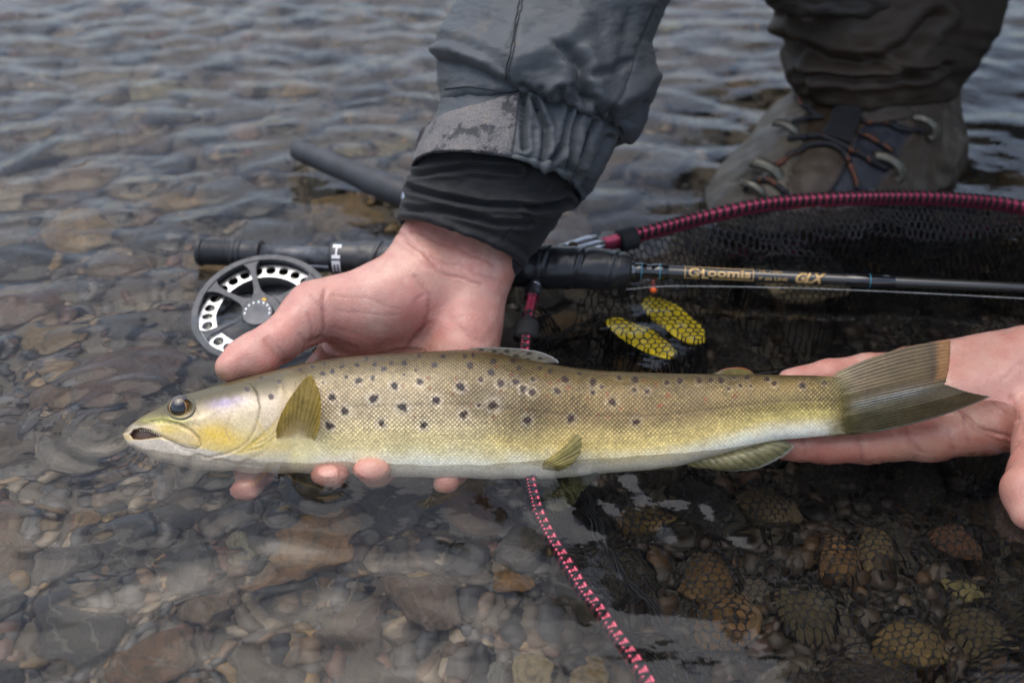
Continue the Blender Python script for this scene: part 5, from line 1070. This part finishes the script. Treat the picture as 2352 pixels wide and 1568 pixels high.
# mesh bag: real strands on a hexagonal net that sags to the stones
TAGS = []
for (a0, b0), (a1, b1), wd, zt in (((1398, 738), (1548, 828), 46, -.020), ((1482, 690), (1612, 794), 52, -.016)):
    pa, pb_ = Pbed(a0, b0, zt), Pbed(a1, b1, zt); TAGS.append(((pa + pb_)/2, (pb_ - pa)/2, wd/FP*dz((a0 + a1)/2, (b0 + b1)/2, 0)*.75))
ST = np.array(STONES + [(c_[0], c_[1], c_[2], np.linalg.norm(h_)*1.12, k_*1.2, .0028, math.atan2(h_[1], h_[0])) for c_, h_, k_ in TAGS])
hp2 = [tuple(q[:2]) for q in HS[::3]]; hz = HS[::3, 2]; hxy = np.array(hp2)
def bag_z(x, y):
    d2 = (x[:, None] - hxy[None, :, 0])**2 + (y[:, None] - hxy[None, :, 1])**2; k = d2.argmin(1); d = np.sqrt(d2[np.arange(len(x)), k]); h0 = hz[k] - .006
    fl = bed_z(x, y) + .004
    for sx_, sy_, sz_, a, b, c_, yw in ST:
        m_ = (np.abs(x - sx_) < max(a, b)) & (np.abs(y - sy_) < max(a, b))
        if not m_.any(): continue
        ca, sa = math.cos(yw), math.sin(yw); dx, dy = x[m_] - sx_, y[m_] - sy_; u_ = (dx*ca + dy*sa)/(a*.97); v2_ = (-dx*sa + dy*ca)/(b*.97); r2 = u_*u_ + v2_*v2_
        fl[m_] = np.where(r2 < 1, np.maximum(fl[m_], sz_ + c_*.93*np.sqrt(np.maximum(1 - r2, 0)) + .0036), fl[m_])
    fl = fl + .004*noise2(x*22, y*22, 151) + .002*np.abs(noise2(x*60, y*60, 152))
    far = sst(.10, .24, y); wall = .030 + .05*far
    t = sst(0, 1, d/wall)
    return h0*(1 - t) + fl*t, d
cell = .0046; s3 = math.sqrt(3); A_ = cell/s3
segs, pts, idx = [], [], {}
def vid(i, j, k):
    q = (i, j, k)
    if q not in idx: idx[q] = len(pts); pts.append((s3*A_*(i + .5*(j % 2)) + (0 if k == 0 else 0), 1.5*A_*j + (A_*.5 if k else -A_*.5) ))
    return idx[q]
x0, x1, y0, y1 = hxy[:, 0].min(), min(hxy[:, 0].max(), .47), max(hxy[:, 1].min(), -.27), hxy[:, 1].max()
# brick-wall layout of hexagon edges: every lattice point carries a vertical strand and two slanted ones
for j in range(int(y0/(1.5*A_)) - 1, int(y1/(1.5*A_)) + 2):
    for i in range(int(x0/cell) - 1, int(x1/cell) + 2):
        a = vid(i, j, 0); b = vid(i, j, 1); segs.append((a, b))
        if j % 2 == 0: segs += [(b, vid(i, j + 1, 0)), (b, vid(i - 1, j + 1, 0))]
        else: segs += [(b, vid(i + 1, j + 1, 0)), (b, vid(i, j + 1, 0))]
pts = np.array(pts); segs = np.array(segs); bx, by = pts[:, 0], pts[:, 1]
wx = bx + .0022*noise2(bx*40, by*40, 161); wy = by + .0022*noise2(bx*40, by*40, 162)
ok = in_poly(wx, wy, hp2); zz, dd_ = bag_z(wx, wy); NP = np.stack([wx, wy, zz], -1); segs = segs[ok[segs].all(1)]
def strands(NP, segs, rad):
    a, b = NP[segs[:, 0]], NP[segs[:, 1]]; t = b - a; t /= np.linalg.norm(t, axis=1)[:, None] + 1e-12; u = np.cross(t, np.array([.3, .2, .93])); u /= np.linalg.norm(u, axis=1)[:, None] + 1e-12; v = np.cross(t, u); V = []
    for e in (a - t*rad*.5, b + t*rad*.5):
        for k in range(4): th = math.pi/2*k; V.append(e + rad*(math.cos(th)*u + math.sin(th)*v))
    V = np.stack(V, 1); f = np.array([[k, (k+1) % 4, 4 + (k+1) % 4, 4 + k] for k in range(4)]); return V.reshape(-1, 3), (f[None] + (np.arange(len(segs))*8)[:, None, None]).reshape(-1, 4)
m = M('black_net_cord'); MAT_CORD = m.pbr((.010, .010, .012), .6)
v_, f_ = strands(NP, segs, .00050); bag = obj('mesh_bag', v_, f_, MAT_CORD, net); bag['kind'] = 'stuff'
# netting doubled against the far wall, and folds lying in the bag
tg = Pbed(1505, 760, -.04); clear = np.hypot(bx - tg[0], by - tg[1]) > .055
sel = segs[(NP[segs[:, 0], 1] > .17) & clear[segs[:, 0]]]; off = NP.copy(); off[:, 1] -= .011; off[:, 0] += .0021; off[:, 2] += .003*noise2(bx*50, by*50, 171); v_, f_ = strands(off, sel, .00055); b2 = obj('mesh_fold', v_, f_, MAT_CORD, net); b2['kind'] = 'stuff'
for o_, fr_ in ((-.020, .20), (.007, .15)):
    sel = segs[(NP[segs[:, 0], 1] > fr_ + .02*noise2(bx[segs[:, 0]]*20, by[segs[:, 0]]*20, 175)) & clear[segs[:, 0]]]; off = NP.copy(); off[:, 1] += o_; off[:, 0] += .0013; off[:, 2] += .004*noise2(bx*40, by*40, 172) - .001
    v_, f_ = strands(off, sel, .00055); b2 = obj('mesh_fold', v_, f_, MAT_CORD, net); b2['kind'] = 'stuff'
q = []
for L, rad in (([(1340, 1150, -.03), (1375, 1230, -.04), (1430, 1330, -.05), (1510, 1420, -.055), (1600, 1568, -.055)], .0032), ([(1250, 790, -.01), (1300, 770, -.02), (1345, 752, -.025), (1390, 730, -.02)], .004), ([(1560, 905, -.04), (1700, 875, -.03), (1900, 850, -.03)], .003)):
    c_ = spline([Pbed(*k) for k in L], 60)
    for s in range(6):
        o_ = np.random.default_rng(s).normal(size=3)*rad*.45; w_ = np.stack([noise2(np.linspace(0, 9, 60), np.full(60, s*3.1), 181 + k) for k in range(3)], -1)*rad*.8; q.append(tube(c_ + o_ + w_, .0006, 5))
v_, f_ = join(q); b3 = obj('gathered_mesh', v_, f_, MAT_CORD, net); b3['kind'] = 'stuff'
# cord wound round the hoop in both directions, leaving pink diamonds
q = []; s0 = int(420*.022)
arc = np.concatenate([[0], np.cumsum(np.linalg.norm(np.diff(HS, axis=0), axis=1))]); tt = np.arange(arc[s0], arc[-14], .0006)
H3 = np.stack([np.interp(tt, arc, HS[:, k]) for k in range(3)], -1); O3 = np.stack([np.interp(tt, arc, out[:, k]) for k in range(3)], -1)
for sg in (1, -1):
    th = sg*(tt/.0046 + .5*np.sin(tt*33) + .25*np.sin(tt*91 + 1))*2*math.pi + (0 if sg > 0 else 1.3); e = np.cos(th); f_ = np.sin(th); q.append(tube(H3 + O3*(.0031*e)[:, None] + np.array([0, 0, 1.0])*(np.where(f_ > 0, .0027*f_, .0066*f_))[:, None], .00076, 5, False))
v_, f_ = join(q); b4 = obj('hoop_lashing', v_, f_, MAT_CORD, net); b4['kind'] = 'stuff'
for k in (int(420*.023), 420 - 22): obj('hoop_sleeve', *tube(HS[k-3:k+4] + np.array([0, 0, -.003]), .0075, 16), simple('black_webbing', (.012, .012, .013), .8), net)

# yellow tag lying below the net
tagt = thing('yellow_tag', 'yellow rubber tag seen through the black net mesh underwater', 'tag')
MAT_YEL = simple('yellow_rubber', (.88, .66, .015), .45, 0, 60, .15, .1)
def zat(x, y): return bag_z(np.array([x]), np.array([y]))[0][0]
for c_, h_, k_ in TAGS:
    sd_ = np.cross([0, 0, 1.0], h_); sd_ /= np.linalg.norm(sd_); V, Fc = ico(4); V = np.sign(V)*np.abs(V)**np.array([.8, .8, .6]); wv_ = .0016*noise(V*2.2 + c_*50, 3)
    obj('tag_blade', c_ + V[:, :1]*h_ + V[:, 1:2]*sd_*k_ + V[:, 2:]*np.array([0, 0, .0022]) + np.array([0, 0, 1.0])*wv_[:, None], [tuple(f) for f in Fc], MAT_YEL, tagt)
